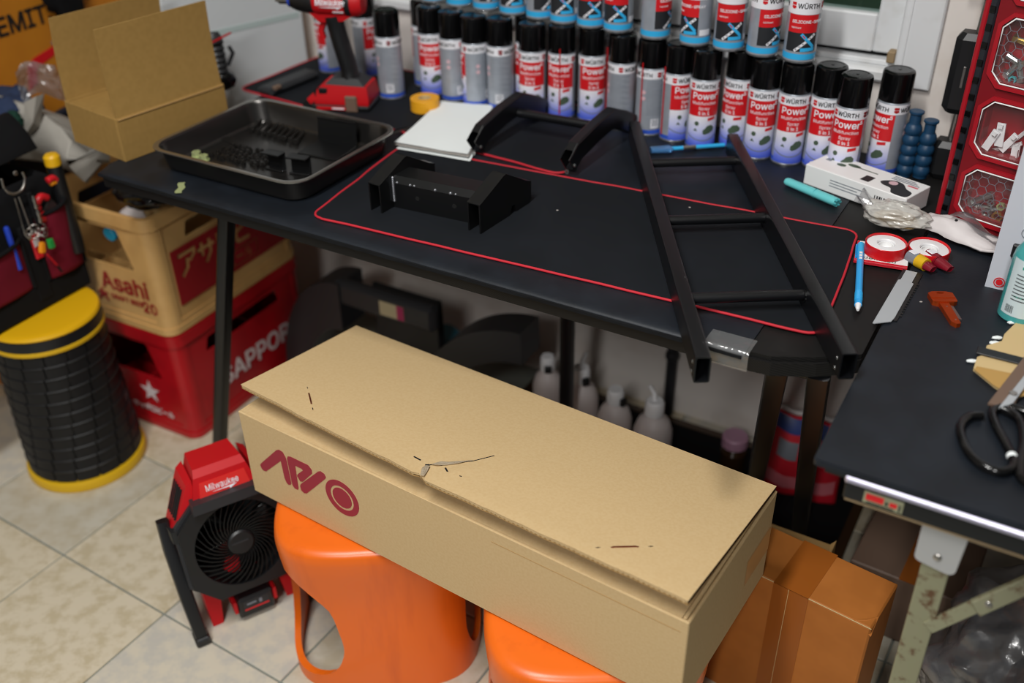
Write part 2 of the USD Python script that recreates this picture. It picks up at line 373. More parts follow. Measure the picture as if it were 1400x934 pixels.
# ------------------------------------------------------------------ the setting
flo = thing('floor', 'beige mottled square floor tiles with grey-green grout lines', 'floor', kind='structure')
obj('grout', bx(-4, 3.2, -0.8, 4.2, -0.03, -0.0035), 'grout', flo)
ta, to = -0.573, np.array([-0.929, 1.475])
ex, ey = np.array([math.cos(ta), math.sin(ta)]), np.array([-math.sin(ta), math.cos(ta)])
for i in range(-7, 10):
    for j in range(-7, 8):
        c = to + 0.3 * ((i + 0.5) * ex + (j + 0.5) * ey)
        d = np.array([c[0], c[1], 0]) - [0, 0, CH]; zz = d @ fw
        if zz < 0.3: continue
        qx, qy = 700 + 1361 * (d @ r2) / zz, 467 - 1361 * (d @ u2) / zz
        if -420 < qx < 1820 and 60 < qy < 1500 and c @ E2[:2] < (O[:2] @ E2[:2]) + 0.74:
            t = bx(-0.148, 0.148, -0.148, 0.148, -0.009, 0, 0.0016); t = mv(t, c[0], c[1], RNG.uniform(-0.0004, 0.0002), math.degrees(ta) + RNG.choice([0, 90, 180, 270]))
            obj('tile', t, ['tile', 'tile_warm', 'tile_cool'][RNG.integers(3)], flo, smooth=False)
wz = 0.76
def wbox(u0, u1, v0, v1, z0, z1, r=0.0): return place(bx(u0, u1, v0, v1, z0, z1, r), O, E1, E2)
wl = [wbox(-3.2, 2.3, wz, wz + 0.15, -0.02, 0.868), wbox(0.372, 2.3, wz, wz + 0.15, 0.868, 2.72), wbox(-3.2, -1.3, wz, wz + 0.15, 0.868, 2.72), wbox(-1.3, 0.372, wz, wz + 0.15, 1.62, 2.72)]
obj('wall_back', wl, 'wall_paint', kind='structure', smooth=False, label='off-white painted wall with scuffs behind the workbench', cat='wall')
obj('wall_left', bx(-3.0, -2.9, 0.2, 5.2, -0.02, 2.72), 'wall_paint', kind='structure', smooth=False, label='off-white wall at the left end of the room', cat='wall')
obj('ceiling', bx(-3.2, 3.2, -2.6, 5.2, 2.72, 2.8), 'ceiling_paint', kind='structure', smooth=False, label='plain white ceiling of the workshop', cat='ceiling')
win = thing('window_1', 'white aluminium sliding window with a wide bottom rail and sill above the spray cans', 'window', kind='structure')
obj('sill', [wbox(-1.3, 0.312, wz - 0.018, wz + 0.1, 0.868, 0.893, 0.006), wbox(-1.3, 0.312, wz + 0.004, wz + 0.1, 0.893, 0.903, 0.002)], 'white_alu', win)
obj('track_gap', wbox(-1.3, 0.312, wz + 0.03, wz + 0.1, 0.903, 0.913), 'dark_gap', win)
obj('sash_rail', wbox(-1.3, 0.262, wz + 0.012, wz + 0.05, 0.912, 0.978, 0.003), 'white_alu', win)
obj('sash_stile', wbox(0.262, 0.3125, wz + 0.014, wz + 0.05, 0.912, 1.62, 0.003), 'white_alu', win)
obj('sash_stile', wbox(-0.36, -0.31, wz + 0.008, wz + 0.05, 0.978, 1.62, 0.003), 'white_alu', win)
obj('frame_post', [wbox(0.308, 0.374, wz - 0.012, wz + 0.1, 0.864, 1.64, 0.003), wbox(0.318, 0.322, wz - 0.014, wz, 0.864, 1.64)], 'white_alu', win)
obj('pane', wbox(-1.3, 0.264, wz + 0.026, wz + 0.032, 0.975, 1.62), 'pane', win)
obj('dark_backing', wbox(-1.3, 0.37, wz + 0.13, wz + 0.145, 0.868, 1.64), 'print_green', win)  # added panel behind the pane, standing in for the dim outside
obj('wood_wedge', wbox(0.2935, 0.3075, wz - 0.012, wz + 0.01, 0.9035, 0.924, 0.002), 'wood', label='small tan wooden wedge on the window sill against the frame post', cat='wedge')

# ------------------------------------------------------------------ workbench (two tables)
def local_uv(pts): return Polygon(pts)
bench = thing('workbench', 'long black rubber-topped workbench with a carbon-look edge and thin black legs, along the wall', 'table', O, TA)
outl = [(-0.915, 0.0), (0.30, 0.0), (0.352, 0.004), (0.405, 0.03), (0.452, 0.066), (0.452, 0.735), (-0.93, 0.735), (-0.93, 0.03)]
obj('board', prism(rpoly(outl, 0.008), 0.020, 0.709), 'carbon', bench, smooth=20)
rub = Polygon([(-0.918, -0.003), (0.292, -0.003), (0.292, 0.735), (-0.93, 0.735), (-0.93, 0.03)])
def roll_ring(d, z): return np.array([[x, y, z] for x, y in [(-0.919 + d, -0.0045 + d + 0.0)] + [(x_, -0.0045 + d + 0.0012 * (meshkit.noise(np.array([x_ * 25, 7, 0])) - 0.5)) for x_ in np.linspace(-0.88, 0.30, 60)] + [(0.318, -0.0045 + d), (0.318, 0.735), (-0.93 + d * 0.3, 0.735), (-0.93 + d * 0.3, 0.03)]])
obj('rubber_cover', loft([roll_ring(0.0, 0.7292), roll_ring(0.0, 0.7338), roll_ring(0.0012, 0.7356), roll_ring(0.0038, 0.7373), roll_ring(0.0075, 0.7384), roll_ring(0.0125, 0.7389), roll_ring(0.016, 0.739)], True, False), 'rubber', bench, smooth=40)
obj('rubber_top', prism(Polygon(roll_ring(0.0155, 0)[:, :2]), 0.0006, 0.7384), 'rubber', bench, smooth=20)
obj('end_cover', prism(rpoly([(0.3185, 0.006), (0.35, 0.008), (0.402, 0.034), (0.4515, 0.07), (0.4515, 0.735), (0.3185, 0.735)], 0.004), 0.0075, 0.7292), 'carbon', bench, smooth=20)
nz = np.linspace(-0.9, 0.315, 120)
strip = [np.array([[x, -0.003, 0.7290 - 0.0015 * meshkit.noise(np.array([x * 22, 9, 0]))], [x, -0.0072 - 0.0014 * meshkit.noise(np.array([x * 60, 0, 0])), 0.7300], [x, -0.0066 - 0.0012 * meshkit.noise(np.array([x * 70, 5, 0])), 0.7344 + 0.0022 * (meshkit.noise(np.array([x * 40, 3, 0])) - 0.5)], [x, -0.003, 0.7345]]) for x in nz]
obj('foam_edge', loft([s for s in strip], True, True), 'foam_edge', bench, smooth=False)
for a, b in (((0.354, 0.036, 0.708), (0.24, 0.474, 0.0)), ((0.406, 0.05, 0.708), (0.349, 0.468, 0.0))):
    obj('leg', sweep([a, b], rectp(0.03, 0.03, 0.006)), 'black_steel', bench)
obj('leg', sweep([(-0.655, 0.05, 0.708), (-0.842, 0.045, 0.0)], rectp(0.026, 0.026, 0.006)), 'black_steel', bench)
obj('leg', sweep([(-0.15, 0.40, 0.708), (-0.16, 0.42, 0.0)], rectp(0.026, 0.026, 0.006)), 'black_steel', bench)
obj('under_rail', bx(-0.88, 0.40, 0.055, 0.075, 0.683, 0.708, 0.002), 'black_steel', bench)
tp = sheet(lambda u, v: np.stack([0.262 + 0.062 * u, np.where(v < 0.6, 0.03 - 0.058 * v, -0.0055), np.where(v < 0.6, 0.7397 + 0.0006 * meshkit.fbm(np.stack([u * 9, v * 9, 0 * u], 1), 3), 0.7393 - 0.028 * (v - 0.6) / 0.4)], 1), 24, 16)
obj('clear_tape', tp, 'clear_film', None, smooth=True, label='strip of clear packing tape over the front edge of the black workbench', cat='tape') if False else None
tpm = tp.copy(); obj('tape_patch', place(tpm, O, E1, E2), 'clear_film', bench, smooth=True, world=True, label='shiny clear tape patch wrapped over the front edge')

t2 = thing('side_table', 'black rubber-topped folding table with a chrome edge strip and grey metal leg, at the right', 'table', T(0.457, -0.173, 0), TA)
obj('rubber_top', [prism(rpoly([(0, 0), (0.75, 0), (0.75, 0.9), (0, 0.9)], 0.006), 0.006, 0.7327), prism(rpoly([(0.002, 0.002), (0.75, 0.002), (0.75, 0.9), (0.002, 0.9)], 0.006), 0.0012, 0.7387)], 'rubber', t2, smooth=20)
obj('board', bx(0.012, 0.75, 0.016, 0.9, 0.715, 0.7326), 'black_plastic', t2)
obj('apron', [bx(0.038, 0.75, 0.008, 0.022, 0.694, 0.7325, 0.001)], 'black_plastic', t2)
obj('chrome_strip', bx(0.0375, 0.75, -0.001, 0.0078, 0.7220, 0.7325, 0.003), 'alu_strip', t2)
obj('wood_core', bx(0.04, 0.75, 0.010, 0.8, 0.690, 0.6938), 'wood', t2)
mp_ = obj('maker_plate', bx(0.060, 0.103, 0.0062, 0.0079, 0.698, 0.7145, 0.0006), 'label_metal', t2)
obj('red_print', [bx(0.0625, 0.082, 0.0056, 0.0062, 0.7035, 0.7122), bx(0.0885, 0.0965, 0.0056, 0.0062, 0.7035, 0.7095)], 'print_red', mp_, smooth=False)
obj('dark_print', [bx(0.0838, 0.0868, 0.0056, 0.0062, 0.7035, 0.7082), bx(0.064, 0.094, 0.0056, 0.0062, 0.6998, 0.7012), bx(0.0985, 0.1005, 0.0056, 0.0062, 0.700, 0.7095)], 'print_black', mp_, smooth=False)
def channel(p, q, w, d, t, up):  # open steel channel
    prof = np.array([[-w / 2, -d / 2], [w / 2, -d / 2], [w / 2, d / 2], [w / 2 - t, d / 2], [w / 2 - t, -d / 2 + t], [-w / 2 + t, -d / 2 + t], [-w / 2 + t, d / 2], [-w / 2, d / 2]])
    s = sweep([p, q], prof, up=up, caps=False); return s
obj('leg_bracket', [prism(rpoly([(-0.021, -0.058), (0.021, -0.05), (0.021, 0.012), (-0.021, 0.012)], 0.006), 0.0025)], 'leg_grey', t2, world=False) if False else None
br = place(prism(rpoly([(-0.0235, -0.064), (0.0215, -0.072), (0.0245, 0.0), (-0.0245, 0.0)], 0.008), 0.0028), (0.150, 0.0225, 0.694), (1, 0, 0.0), (0, 0, 1))
b_ = obj('leg_bracket', br, 'leg_grey', t2)
obj('rivet', place(lathe([(0, 0.0022), (0.003, 0.002), (0.0048, 0.0006), (0.005, 0)][::-1], 14), (0.150, 0.0197, 0.643), (1, 0, 0), (0, 0, 1)), 'steel', b_)
obj('leg', [sweep([(0.150, 0.033, 0.69), (0.158, 0.030, 0.0)], rectp(0.031, 0.016, 0.002), up=(0, 1, 0))], 'leg_olive', t2)
obj('leg', [sweep([(0.104, 0.75, 0.69), (0.104, 0.78, 0.0)], rectp(0.028, 0.016, 0.002), up=(0, 1, 0))], 'leg_olive', t2)
bA, bB, bC = np.array([0.162, 0.024, 0.530]), np.array([0.214, 0.045, 0.585]), np.array([0.36, 0.15, 0.69])
b_ = obj('brace', [sweep([bA, bB], rectp(0.017, 0.005, 0.001), up=(0, 1, 0)), sweep([bB + (0.0, -0.004, 0.0) - (bC - bB) * 0.08, bC], rectp(0.022, 0.008, 0.002), up=(0, 1, 0))], 'leg_olive', t2)
obj('rivet', place(lathe([(0.005, 0), (0.0048, 0.0006), (0.003, 0.002), (0, 0.0022)], 14), bB + (0, -0.0085, 0), (1, 0, 0), (0, 0, 1)), 'steel', b_)

# ------------------------------------------------------------------ desk mats
def deskmat(name, label, pts, z, rad, wob, seed):
    c = T(*np.mean(pts, 0), 0); p = thing(name, label, 'mat', (c[0], c[1], 0), TA)
    q = np.array(pts) - np.mean(pts, 0); pg = Polygon(q).buffer(-rad).buffer(rad, quad_segs=6)
    obj('cloth', prism(pg.buffer(-0.001), 0.0026, z + 0.0004), 'mat_cloth', p, smooth=20)
    L = pg.exterior.length; n = int(L / 0.006); e = []
    for i in range(n):
        a = pg.exterior.interpolate(i * L / n); w = wob * (meshkit.noise(np.array([i * 0.11, seed, 0.0])) - 0.5)
        e.append((a.x + w, a.y + w, z + 0.0024))
    obj('stitched_edge', tube(e, 0.0021, 6, closed=True), 'red_stitch', p, smooth=True)
    return p
deskmat('desk_mat', 'black desk mat with red stitched edge under the ladder, along the front of the workbench', [(-0.447, 0.036), (0.394, 0.079), (0.362, 0.405), (-0.487, 0.352)], TZ, 0.022, 0.003, 1)
deskmat('desk_mat', 'black desk mat with red stitched edge under the drill, along the wall at the left', [(-0.995, 0.452), (-0.150, 0.3775), (-0.215, 0.70), (-0.985, 0.735)], TZ, 0.02, 0.003, 2)

# ------------------------------------------------------------------ the long carton
BA = -34.7; bo = np.array([-0.446, 1.288, 0.329])
b1 = np.array([math.cos(math.radians(BA)), math.sin(math.radians(BA)), 0]); b2 = np.array([-b1[1], b1[0], 0])
box = thing('long_cardboard_box', 'long kraft cardboard box with a maroon logo and loose flap, on two orange stools', 'cardboard box', bo, BA)
BL, BW, BH, th_ = 0.80, 0.29, 0.171, 0.005
obj('front_panel', bx(0, BL, 0, th_, 0, BH, 0.0015), 'kraft', box)
obj('back_panel', bx(0, BL, BW - th_, BW, 0, BH, 0.0015), 'kraft', box)
obj('bottom_panel', bx(0.002, BL - 0.002, 0.002, BW - 0.002, 0.0, th_), 'kraft', box)
obj('side_panel', bx(0, th_, th_, BW - th_, 0, BH - 0.001, 0.001), 'kraft', box)
obj('side_panel', [bx(BL - th_, BL, th_ * 0.5, BW - 0.001, 0, BH - 0.0005, 0.0015), bx(BL - 2.2 * th_, BL - 1.15 * th_, th_, BW - th_, 0.02, BH + 0.001, 0.0012)], 'kraft', box)
obj('inner_flap', sheet(lambda u, v: np.stack([0.006 + (BL - 0.018) * u, 0.001 + 0.185 * v, BH - 0.0005 - 0.012 * v ** 2 + 0.0006 * np.sin(u * 17)], 1), 30, 10, 0.004), 'kraft', box, smooth=30)
hz, fz, fy = BH + 0.001, 0.2095, 0.0
def flapz(x, y): return fz + (hz - fz) * np.clip((y - fy) / (BW - fy), 0, 1) ** 0.92
edge_n = 90
ux = np.linspace(0, 1, edge_n)
ed = np.interp(ux, [0, 0.25, 0.5, 1.0], [0.016, 0.004, -0.003, -0.003]) + 0.0014 * (meshkit.fbm(np.stack([ux * 30, 0 * ux, 0 * ux], 1), 3, 4) - 0.5) * 2
ed = ed + np.where(ux > 0.482, -0.0045, 0.0) + 0.010 * np.exp(-((ux - 0.478) / 0.006) ** 2)
def flap_layer(z0, z1, inset):
    def fn(u, v):
        x = 0.001 + 0.797 * u + 0.0; y0 = np.interp(u, ux, ed) + inset; y = y0 + (BW - 0.002 - y0) * v
        sag = 0.0016 * np.exp(-((u - 0.482) / 0.02) ** 2 - (v / 0.12) ** 2)
        b = 0.0018 * np.exp(-((u - 0.52 - 0.1 * (v - 0.1)) / 0.012) ** 2 - ((v - 0.16) / 0.06) ** 2)
        cr = -0.0011 * np.exp(-((u - 0.19 + 0.10 * v) / 0.006) ** 2) * np.clip(1 - v * 1.2, 0, 1)
        return np.stack([x, y, flapz(x, y) + z1 - sag + b + cr], 1)
    return sheet(fn, edge_n, 22, z1 - z0)
fl = obj('top_flap', flap_layer(0.0070, 0.0080, 0.0), 'kraft', box, smooth=30)
obj('paper_core', flap_layer(0.0012, 0.0068, 0.0040), 'kraft_core_shade', fl, smooth=30)
obj('lower_liner', flap_layer(0.0, 0.0010, 0.0006), 'kraft_in', fl, smooth=30)
corr = []
zz_ = []
for i, x in enumerate(np.arange(0.003, 0.796, 0.0036)):
    y = np.interp(x / 0.797, ux, ed) + 0.0012; zz_.append((x, y, float(flapz(x, y)) + (0.0016 if i % 2 else 0.0038)))
corr.append(sweep(zz_, rectp(0.0016, 0.0007), up=(0, 1, 0), caps=False))
corr.append(sweep([(x, np.interp(x / 0.797, ux, ed) + 0.0008, float(flapz(x, np.interp(x / 0.797, ux, ed))) + 0.0043) for x in np.linspace(0.002, 0.797, 60)], rectp(0.0016, 0.0008), up=(0, 1, 0), caps=False))
zz_ = [(x, y, z + 0.0030) for x, y, z in zz_]
corr.append(sweep(zz_, rectp(0.0016, 0.0006), up=(0, 1, 0), caps=False))
obj('fluting', corr, 'kraft', fl, smooth=False)
# logo, printed on the front panel
LG = dict(
 A=[(.0302, .071), (.0338, .076), (.0777, .123), (.0841, .127), (.0913, .126), (.0963, .117), (.0975, .110), (.0988, .064), (.0963, .060), (.0913, .058), (.0877, .062), (.0858, .069), (.0841, .106), (.041, .063), (.0352, .062), (.0316, .065)],
 P=[(.1007, .117), (.1035, .122), (.1093, .124), (.1473, .124), (.1531, .118), (.1531, .111), (.1279, .082), (.1229, .080), (.1179, .088), (.1193, .092), (.1345, .1075), (.1310, .1105), (.1157, .1105), (.1157, .105), (.1143, .061), (.1121, .057), (.1057, .057), (.1021, .062)],
 I=[(.1207, .068), (.1229, .073), (.1689, .121), (.1739, .124), (.1811, .122), (.1833, .117), (.1811, .113), (.1323, .059), (.1265, .057), (.1215, .060)])
def onfront(pg, d=0.0005): return place(prism(pg, d), (0, -0.00002, 0), (1, 0, 0), (0, 0, 1))
lo = [onfront(Polygon(v).buffer(0.0008)) for v in LG.values()]
OC = Point(.2138, .0885)
lo += [onfront(OC.buffer(0.0345, 24).difference(OC.buffer(0.0238, 24))), onfront(OC.buffer(0.0197, 24))]
obj('printed_logo', lo, 'logo_red', box, smooth=False, label='maroon APIO logo')
obj('fold_line', bx(0.50, 0.79, -0.0004, 0.0002, BH - 0.022, BH - 0.0213), 'kraft_in', box)
def staple(x, y, dx, dy, parent):
    a, b = np.array([x - dx, y - dy]), np.array([x + dx, y + dy]); f = lambda p, h: (p[0], p[1], flapz(p[0], p[1]) + 0.008 + h)
    s = obj('staple', sweep([f(a, -0.001), f(a * 0.85 + b * 0.15, 0.0009), f(b * 0.85 + a * 0.15, 0.0009), f(b, -0.001)], rectp(0.0024, 0.0009, 0.0003)), 'copper', parent)
    for c in (a + (a - b) * 0.38, b + (b - a) * 0.34):
        obj('dent', place(prism(Polygon([(-0.004, 0), (0, 0.0008), (0.004, 0), (0, -0.0008)]), 0.0003), f(c, 0.0001), (b - a).tolist() + [0], [-(b - a)[1], (b - a)[0], 0]), 'hole', s)
staple(0.116, 0.053, 0.015, -0.012, fl); staple(0.6885, 0.035, 0.0155, 0.013, fl)
def tearpt(x, y, h=0.0002): return (x, y, float(flapz(x, y)) + 0.008 + h)
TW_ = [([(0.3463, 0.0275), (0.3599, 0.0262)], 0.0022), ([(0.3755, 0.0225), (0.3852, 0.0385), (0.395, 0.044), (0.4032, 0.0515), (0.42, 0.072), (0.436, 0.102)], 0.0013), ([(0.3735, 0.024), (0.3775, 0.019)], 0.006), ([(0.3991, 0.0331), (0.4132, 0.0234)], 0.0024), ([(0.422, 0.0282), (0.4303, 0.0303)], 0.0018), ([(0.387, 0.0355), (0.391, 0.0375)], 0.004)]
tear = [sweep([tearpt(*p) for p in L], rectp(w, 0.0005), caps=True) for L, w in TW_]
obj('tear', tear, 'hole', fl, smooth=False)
pr = [np.array([(0.378, 0.026), (0.386, 0.040), (0.394, 0.047), (0.405, 0.056), (0.420, 0.074), (0.408, 0.051), (0.396, 0.038), (0.388, 0.029)]), np.array([(0.383, -0.004), (0.3755, 0.010), (0.374, 0.020), (0.381, 0.021), (0.386, 0.008), (0.390, -0.004)])]
tf = []
for q in pr:
    c = q.mean(0); V = [tearpt(*p, 0.0010 + 0.0016 * (i % 2)) for i, p in enumerate(q)] + [tearpt(*c, 0.0026)]; n = len(q)
    tf.append(trimesh.Trimesh(np.array(V), np.array([[i, (i + 1) % n, n] for i in range(n)] + [[(i + 1) % n, i, n] for i in range(n)]), process=False))
obj('torn_paper', tf, 'paper_core', fl, smooth=False)
obj('clear_tape', sheet(lambda u, v: np.stack([0 * u + BL + 0.0003, 0.20 + 0.09 * u, 0.055 + 0.05 * v], 1), 4, 4), 'tape_clear_kraft', box)

# ------------------------------------------------------------------ the two orange stools
def sq(a, e, r, rx=1.0):
    c, s = np.cos(a), np.sin(a); return np.stack([rx * r * np.sign(c) * np.abs(c) ** e, r * np.sign(s) * np.abs(s) ** e], 1)
def make_stool(loc, rz, label):
    st = thing('plastic_stool', label, 'stool', loc, rz, 'orange stools under the long box')
    A = np.arange(96) * 2 * PI / 96; H = 0.327
    prof = [(0.0, 0.174), (0.03, 0.174), (0.08, 0.172), (0.14, 0.168), (0.19, 0.165), (0.23, 0.166), (0.27, 0.170), (0.30, 0.172), (0.315, 0.170), (0.3225, 0.166), (0.3262, 0.158), (H, 0.148), (H, 0.10), (H - 0.001, 0.03)]
    outer = loft([np.c_[sq(A, 0.56, r * 0.98), np.full(96, z)] for z, r in prof], True, True)
    inner = loft([np.c_[sq(A, 0.56, r * 0.98), np.full(96, z)] for z, r in [(-0.02, 0.163), (0.03, 0.163), (0.08, 0.161), (0.14, 0.157), (0.19, 0.154), (0.23, 0.155), (0.27, 0.158), (0.30, 0.158), (0.316, 0.145)]], True, True)
    cuts = []
    for a in np.radians([102, 221, 345]):
        d = np.array([math.cos(a), math.sin(a), 0]); t = np.array([-d[1], d[0], 0])
        pg = Polygon(smoothpath([(-0.062, 0.040), (0, 0.026), (0.062, 0.040), (0.083, 0.085), (0.079, 0.14), (0.060, 0.205), (0, 0.252), (-0.060, 0.205), (-0.079, 0.14), (-0.083, 0.085)], 4, True))
        cuts.append(place(prism(pg, 0.30), d * 0.05, t, (0, 0, 1)))
    body = cut(outer, inner, *cuts)
    obj('shell', body, 'orange_plastic', st, smooth=40)
    return st
s1 = make_stool((-0.241, 1.300, 0), 2, 'orange moulded plastic stool under the logo end of the long box')
dup(s1, (0.117, 1.050, 0), 0, 'orange moulded plastic stool under the right end of the long box, nearest the camera')

# ------------------------------------------------------------------ spray cans
CR = 0.0272
def make_low_can(label, loc, rz, group, straw=None):
    c = thing('spray_can', label, 'spray can', loc, rz, group); R = CR
    b = obj('body', lathe([(0, 0.003), (R - 0.003, 0.002), (R - 0.0015, 0), (R, 0.002), (R, 0.004), (R, 0.128), (R - 0.0015, 0.131), (R - 0.003, 0.132), (0.006, 0.133)], 32), 'can_silver', c, smooth=30)
    obj('rim', lathe([(R - 0.001, 0), (R + 0.0005, 0.0005), (R + 0.0005, 0.003), (R, 0.0035)], 32), 'can_rim', b)
    obj('cap', lathe([(R - 0.002, 0.1305), (R - 0.0002, 0.132), (R - 0.0004, 0.177), (R - 0.0016, 0.1805), (R - 0.0045, 0.1825), (R - 0.008, 0.1828), (R - 0.009, 0.1822), (0.003, 0.1822), (0.0025, 0.1828), (0, 0.1829)], 32), 'black_gloss', c, smooth=30)
    bt = obj('top_band', arc(R + 0.0002, -PI, PI, 0.112, 0.1285, 32), 'print_white', c)
    obj('blue_band', arc(R + 0.0002, -PI, PI, 0.0045, 0.0125, 32), 'print_blue', c)
    fr = obj('front_label', arc(R + 0.0003, -1.12, 1.12, 0.0045, 0.1122, 16), 'can_front', c)
    rp = obj('red_panel', arc(R + 0.0005, -1.12, 1.12, 0.064, 0.1115, 16), 'print_red', c)
    lt, lg = [], []
    for a in np.radians([102, 221, 345]):
        lg += [arc(R + 0.0006, a - 0.80, a - 0.50, 0.1205, 0.1245, 4), arc(R + 0.0006, a - 0.80, a - 0.50, 0.1160, 0.1195, 4), arc(R + 0.0006, a - 0.72, a - 0.58, 0.1150, 0.1162, 2)]
        obj('lettering', wrap(text('WÜRTH', 0.0072, 0.0003), R + 0.0004, 0.1160, a - 0.42), 'print_black', bt, smooth=False); obj('red_logo', lg, 'print_red', bt, smooth=False)
    def cen(s, h, z, bold=True):
        m = text(s, h, 0.0003, bold); w = m.bounds[1, 0]; return wrap(m, R + 0.0006, z, -w / 2 / R)
    five = text('5', 0.006, 0.0003)
    obj('white_lettering', [cen('Power', 0.0115, 0.0965), wrap(five, R + 0.0006, 0.1035, 0.80), cen('Multifunction', 0.0055, 0.0862, False), cen('Spray', 0.0055, 0.0765, False), cen('5 in 1', 0.0058, 0.0670)], 'print_white', rp, smooth=False)
    st = arc(R + 0.0006, 0.30, 0.85, 0.0535, 0.0592, 5); v = st.vertices; v[:, 2] += v[:, 0] * 0.18; st.vertices = v
    obj('red_stamp', st, 'print_red', fr, smooth=False)
    car = Polygon([(0, 0), (0.003, -0.002), (0.011, 0), (0.0185, 0.004), (0.019, 0.0085), (0.014, 0.0125), (0.007, 0.0115), (0.003, 0.007), (0, 0.005)])
    pic = [wrap(fine(prism(affinity.scale(car, 1.15, 1.25, origin=(0, 0)), 0.0003)), R + 0.0005, 0.0315, 0.02), wrap(fine(prism(Point(0, 0).buffer(0.0042), 0.0003)), R + 0.0005, 0.050, -0.42), wrap(prism(Polygon([(-0.004, 0), (0.004, -0.001), (0.0, 0.005)]), 0.0003), R + 0.0004, 0.036, -0.48)]
    obj('picture', pic, 'print_green', fr, smooth=False)
    sw = [arc(R + 0.0005, a, a + 0.08, 0.0165 + 0.010 * (a / 1.1) ** 2, 0.0185 + 0.010 * (a / 1.1) ** 2, 1) for a in np.arange(-1.1, 1.1, 0.08)]
    obj('grey_arc', sw, 'print_grey', fr, smooth=False)
    ln = [arc(R + 0.0003, PI - 0.75, PI + 0.75 - 0.3 * ((i * 7) % 3), z, z + 0.0007, 6) for i, z in enumerate(np.arange(0.042, 0.108, 0.0036))]
    obj('small_print', ln, 'print_grey', b, smooth=False)
    obj('hazard_mark', [place(prism(Polygon([(-0.005, 0), (0, -0.005), (0.005, 0), (0, 0.005)]), 0.0003), (R * math.sin(a), -R * math.cos(a), z), (math.cos(a), math.sin(a), 0), (0, 0, 1)) for a in (2.15,) for z in (0.086, 0.074)], 'print_pink', b, smooth=False)
    bc = obj('barcode', arc(R + 0.0003, 2.75, 3.35, 0.016, 0.034, 6), 'print_white', b)
    obj('bars', [arc(R + 0.0004, 2.82 + 0.06 * i, 2.84 + 0.06 * i + 0.012 * (i % 3), 0.020, 0.033, 1) for i in range(8)], 'print_grey', bc, smooth=False)
    if straw is not None: obj('straw', tube([((R + 0.0016) * math.sin(straw), -(R + 0.0016) * math.cos(straw), z) for z in (0.012, 0.142)], 0.0013, 6), 'tool_red', c)
    return c
def make_up_can(label, loc, rz, group):
    c = thing('silicone_spray_can', label, 'spray can', loc, rz, group); R = CR
    b = obj('body', lathe([(0, 0.003), (R - 0.003, 0.002), (R - 0.0015, 0), (R, 0.002), (R, 0.112), (R - 0.001, 0.1145), (R - 0.004, 0.118), (0.006, 0.121)], 32), 'can_silver', c, smooth=30)
    obj('rim', lathe([(R - 0.001, 0), (R + 0.0006, 0.0008), (R + 0.0006, 0.0035), (R, 0.004)], 32), 'can_rim', b)
    obj('cap', lathe([(R - 0.004, 0.118), (R - 0.002, 0.119), (R - 0.0025, 0.150), (R - 0.006, 0.154), (0, 0.155)], 28), 'tool_red', c, smooth=30)
    obj('blue_band', arc(R + 0.0003, -PI, PI, 0.0065, 0.0165, 32), 'print_cyan', c)
    bt = obj('top_band', arc(R + 0.0003, -PI, PI, 0.082, 0.112, 32), 'print_white', c)
    obj('red_panel', arc(R + 0.0004, -0.98, 0.98, 0.052, 0.0815, 14), 'print_red', c)
    rp = obj('photo_print', arc(R + 0.0004, -0.98, 0.98, 0.0205, 0.052, 14), 'print_dark', c)
    lt, lg = [], []
    for a in np.radians([102, 221, 345]):
        lg += [arc(R + 0.0006, a - 0.62, a - 0.32, 0.0965, 0.101, 4), arc(R + 0.0006, a - 0.62, a - 0.32, 0.0915, 0.0955, 4), arc(R + 0.0006, a - 0.55, a - 0.39, 0.0903, 0.0917, 2)]
        obj('lettering', wrap(text('WÜRTH', 0.0075, 0.0003), R + 0.0004, 0.0920, a - 0.22), 'print_black', bt, smooth=False); obj('red_logo', lg, 'print_red', bt, smooth=False)
    obj('white_lettering', [wrap(text('SILICONE-SPRAY', 0.0048, 0.0003), R + 0.0005, 0.068, -0.72), wrap(text('lubricant', 0.003, 0.0003, False), R + 0.0005, 0.059, -0.72)], 'print_white', rp, smooth=False)
    def band(x0, z0, x1, z1, w):
        d = np.array([x1 - x0, z1 - z0]); d /= np.linalg.norm(d); n = np.array([-d[1], d[0]]) * w / 2
        k = 6; P = [np.array([x0, z0]) + (np.array([x1, z1]) - [x0, z0]) * i / k for i in range(k + 1)]
        V = np.array([p + s * n for p in P for s in (1, -1)]); a = V[:, 0] / R; V3 = np.stack([(R + 0.0006) * np.sin(a), -(R + 0.0006) * np.cos(a), V[:, 1]], 1)
        F = [];
        for i in range(k): F += [[2 * i, 2 * i + 1, 2 * i + 3], [2 * i, 2 * i + 3, 2 * i + 2]]
        return trimesh.Trimesh(V3, np.array(F), process=False)
    obj('cyan_print', [band(-0.001, 0.050, 0.022, 0.028, 0.005), band(0.0, 0.0235, 0.024, 0.0245, 0.006)], 'print_cyan', rp, smooth=False)
    obj('white_print', [band(-0.010, 0.0215, 0.022, 0.050, 0.0042)], 'print_white', rp, smooth=False)
    obj('red_print', [band(0.001, 0.048, 0.006, 0.043, 0.002)], 'print_red', rp, smooth=False)
    obj('small_print', [arc(R + 0.0003, PI - 0.8, PI + 0.8 - 0.25 * (i % 3), z, z + 0.0008, 6) for i, z in enumerate(np.arange(0.03, 0.078, 0.0034))], 'print_grey', b, smooth=False)
    obj('white_box', arc(R + 0.0003, 1.1, 1.9, 0.0195, 0.030, 6), 'print_white', b, smooth=False)
    return c
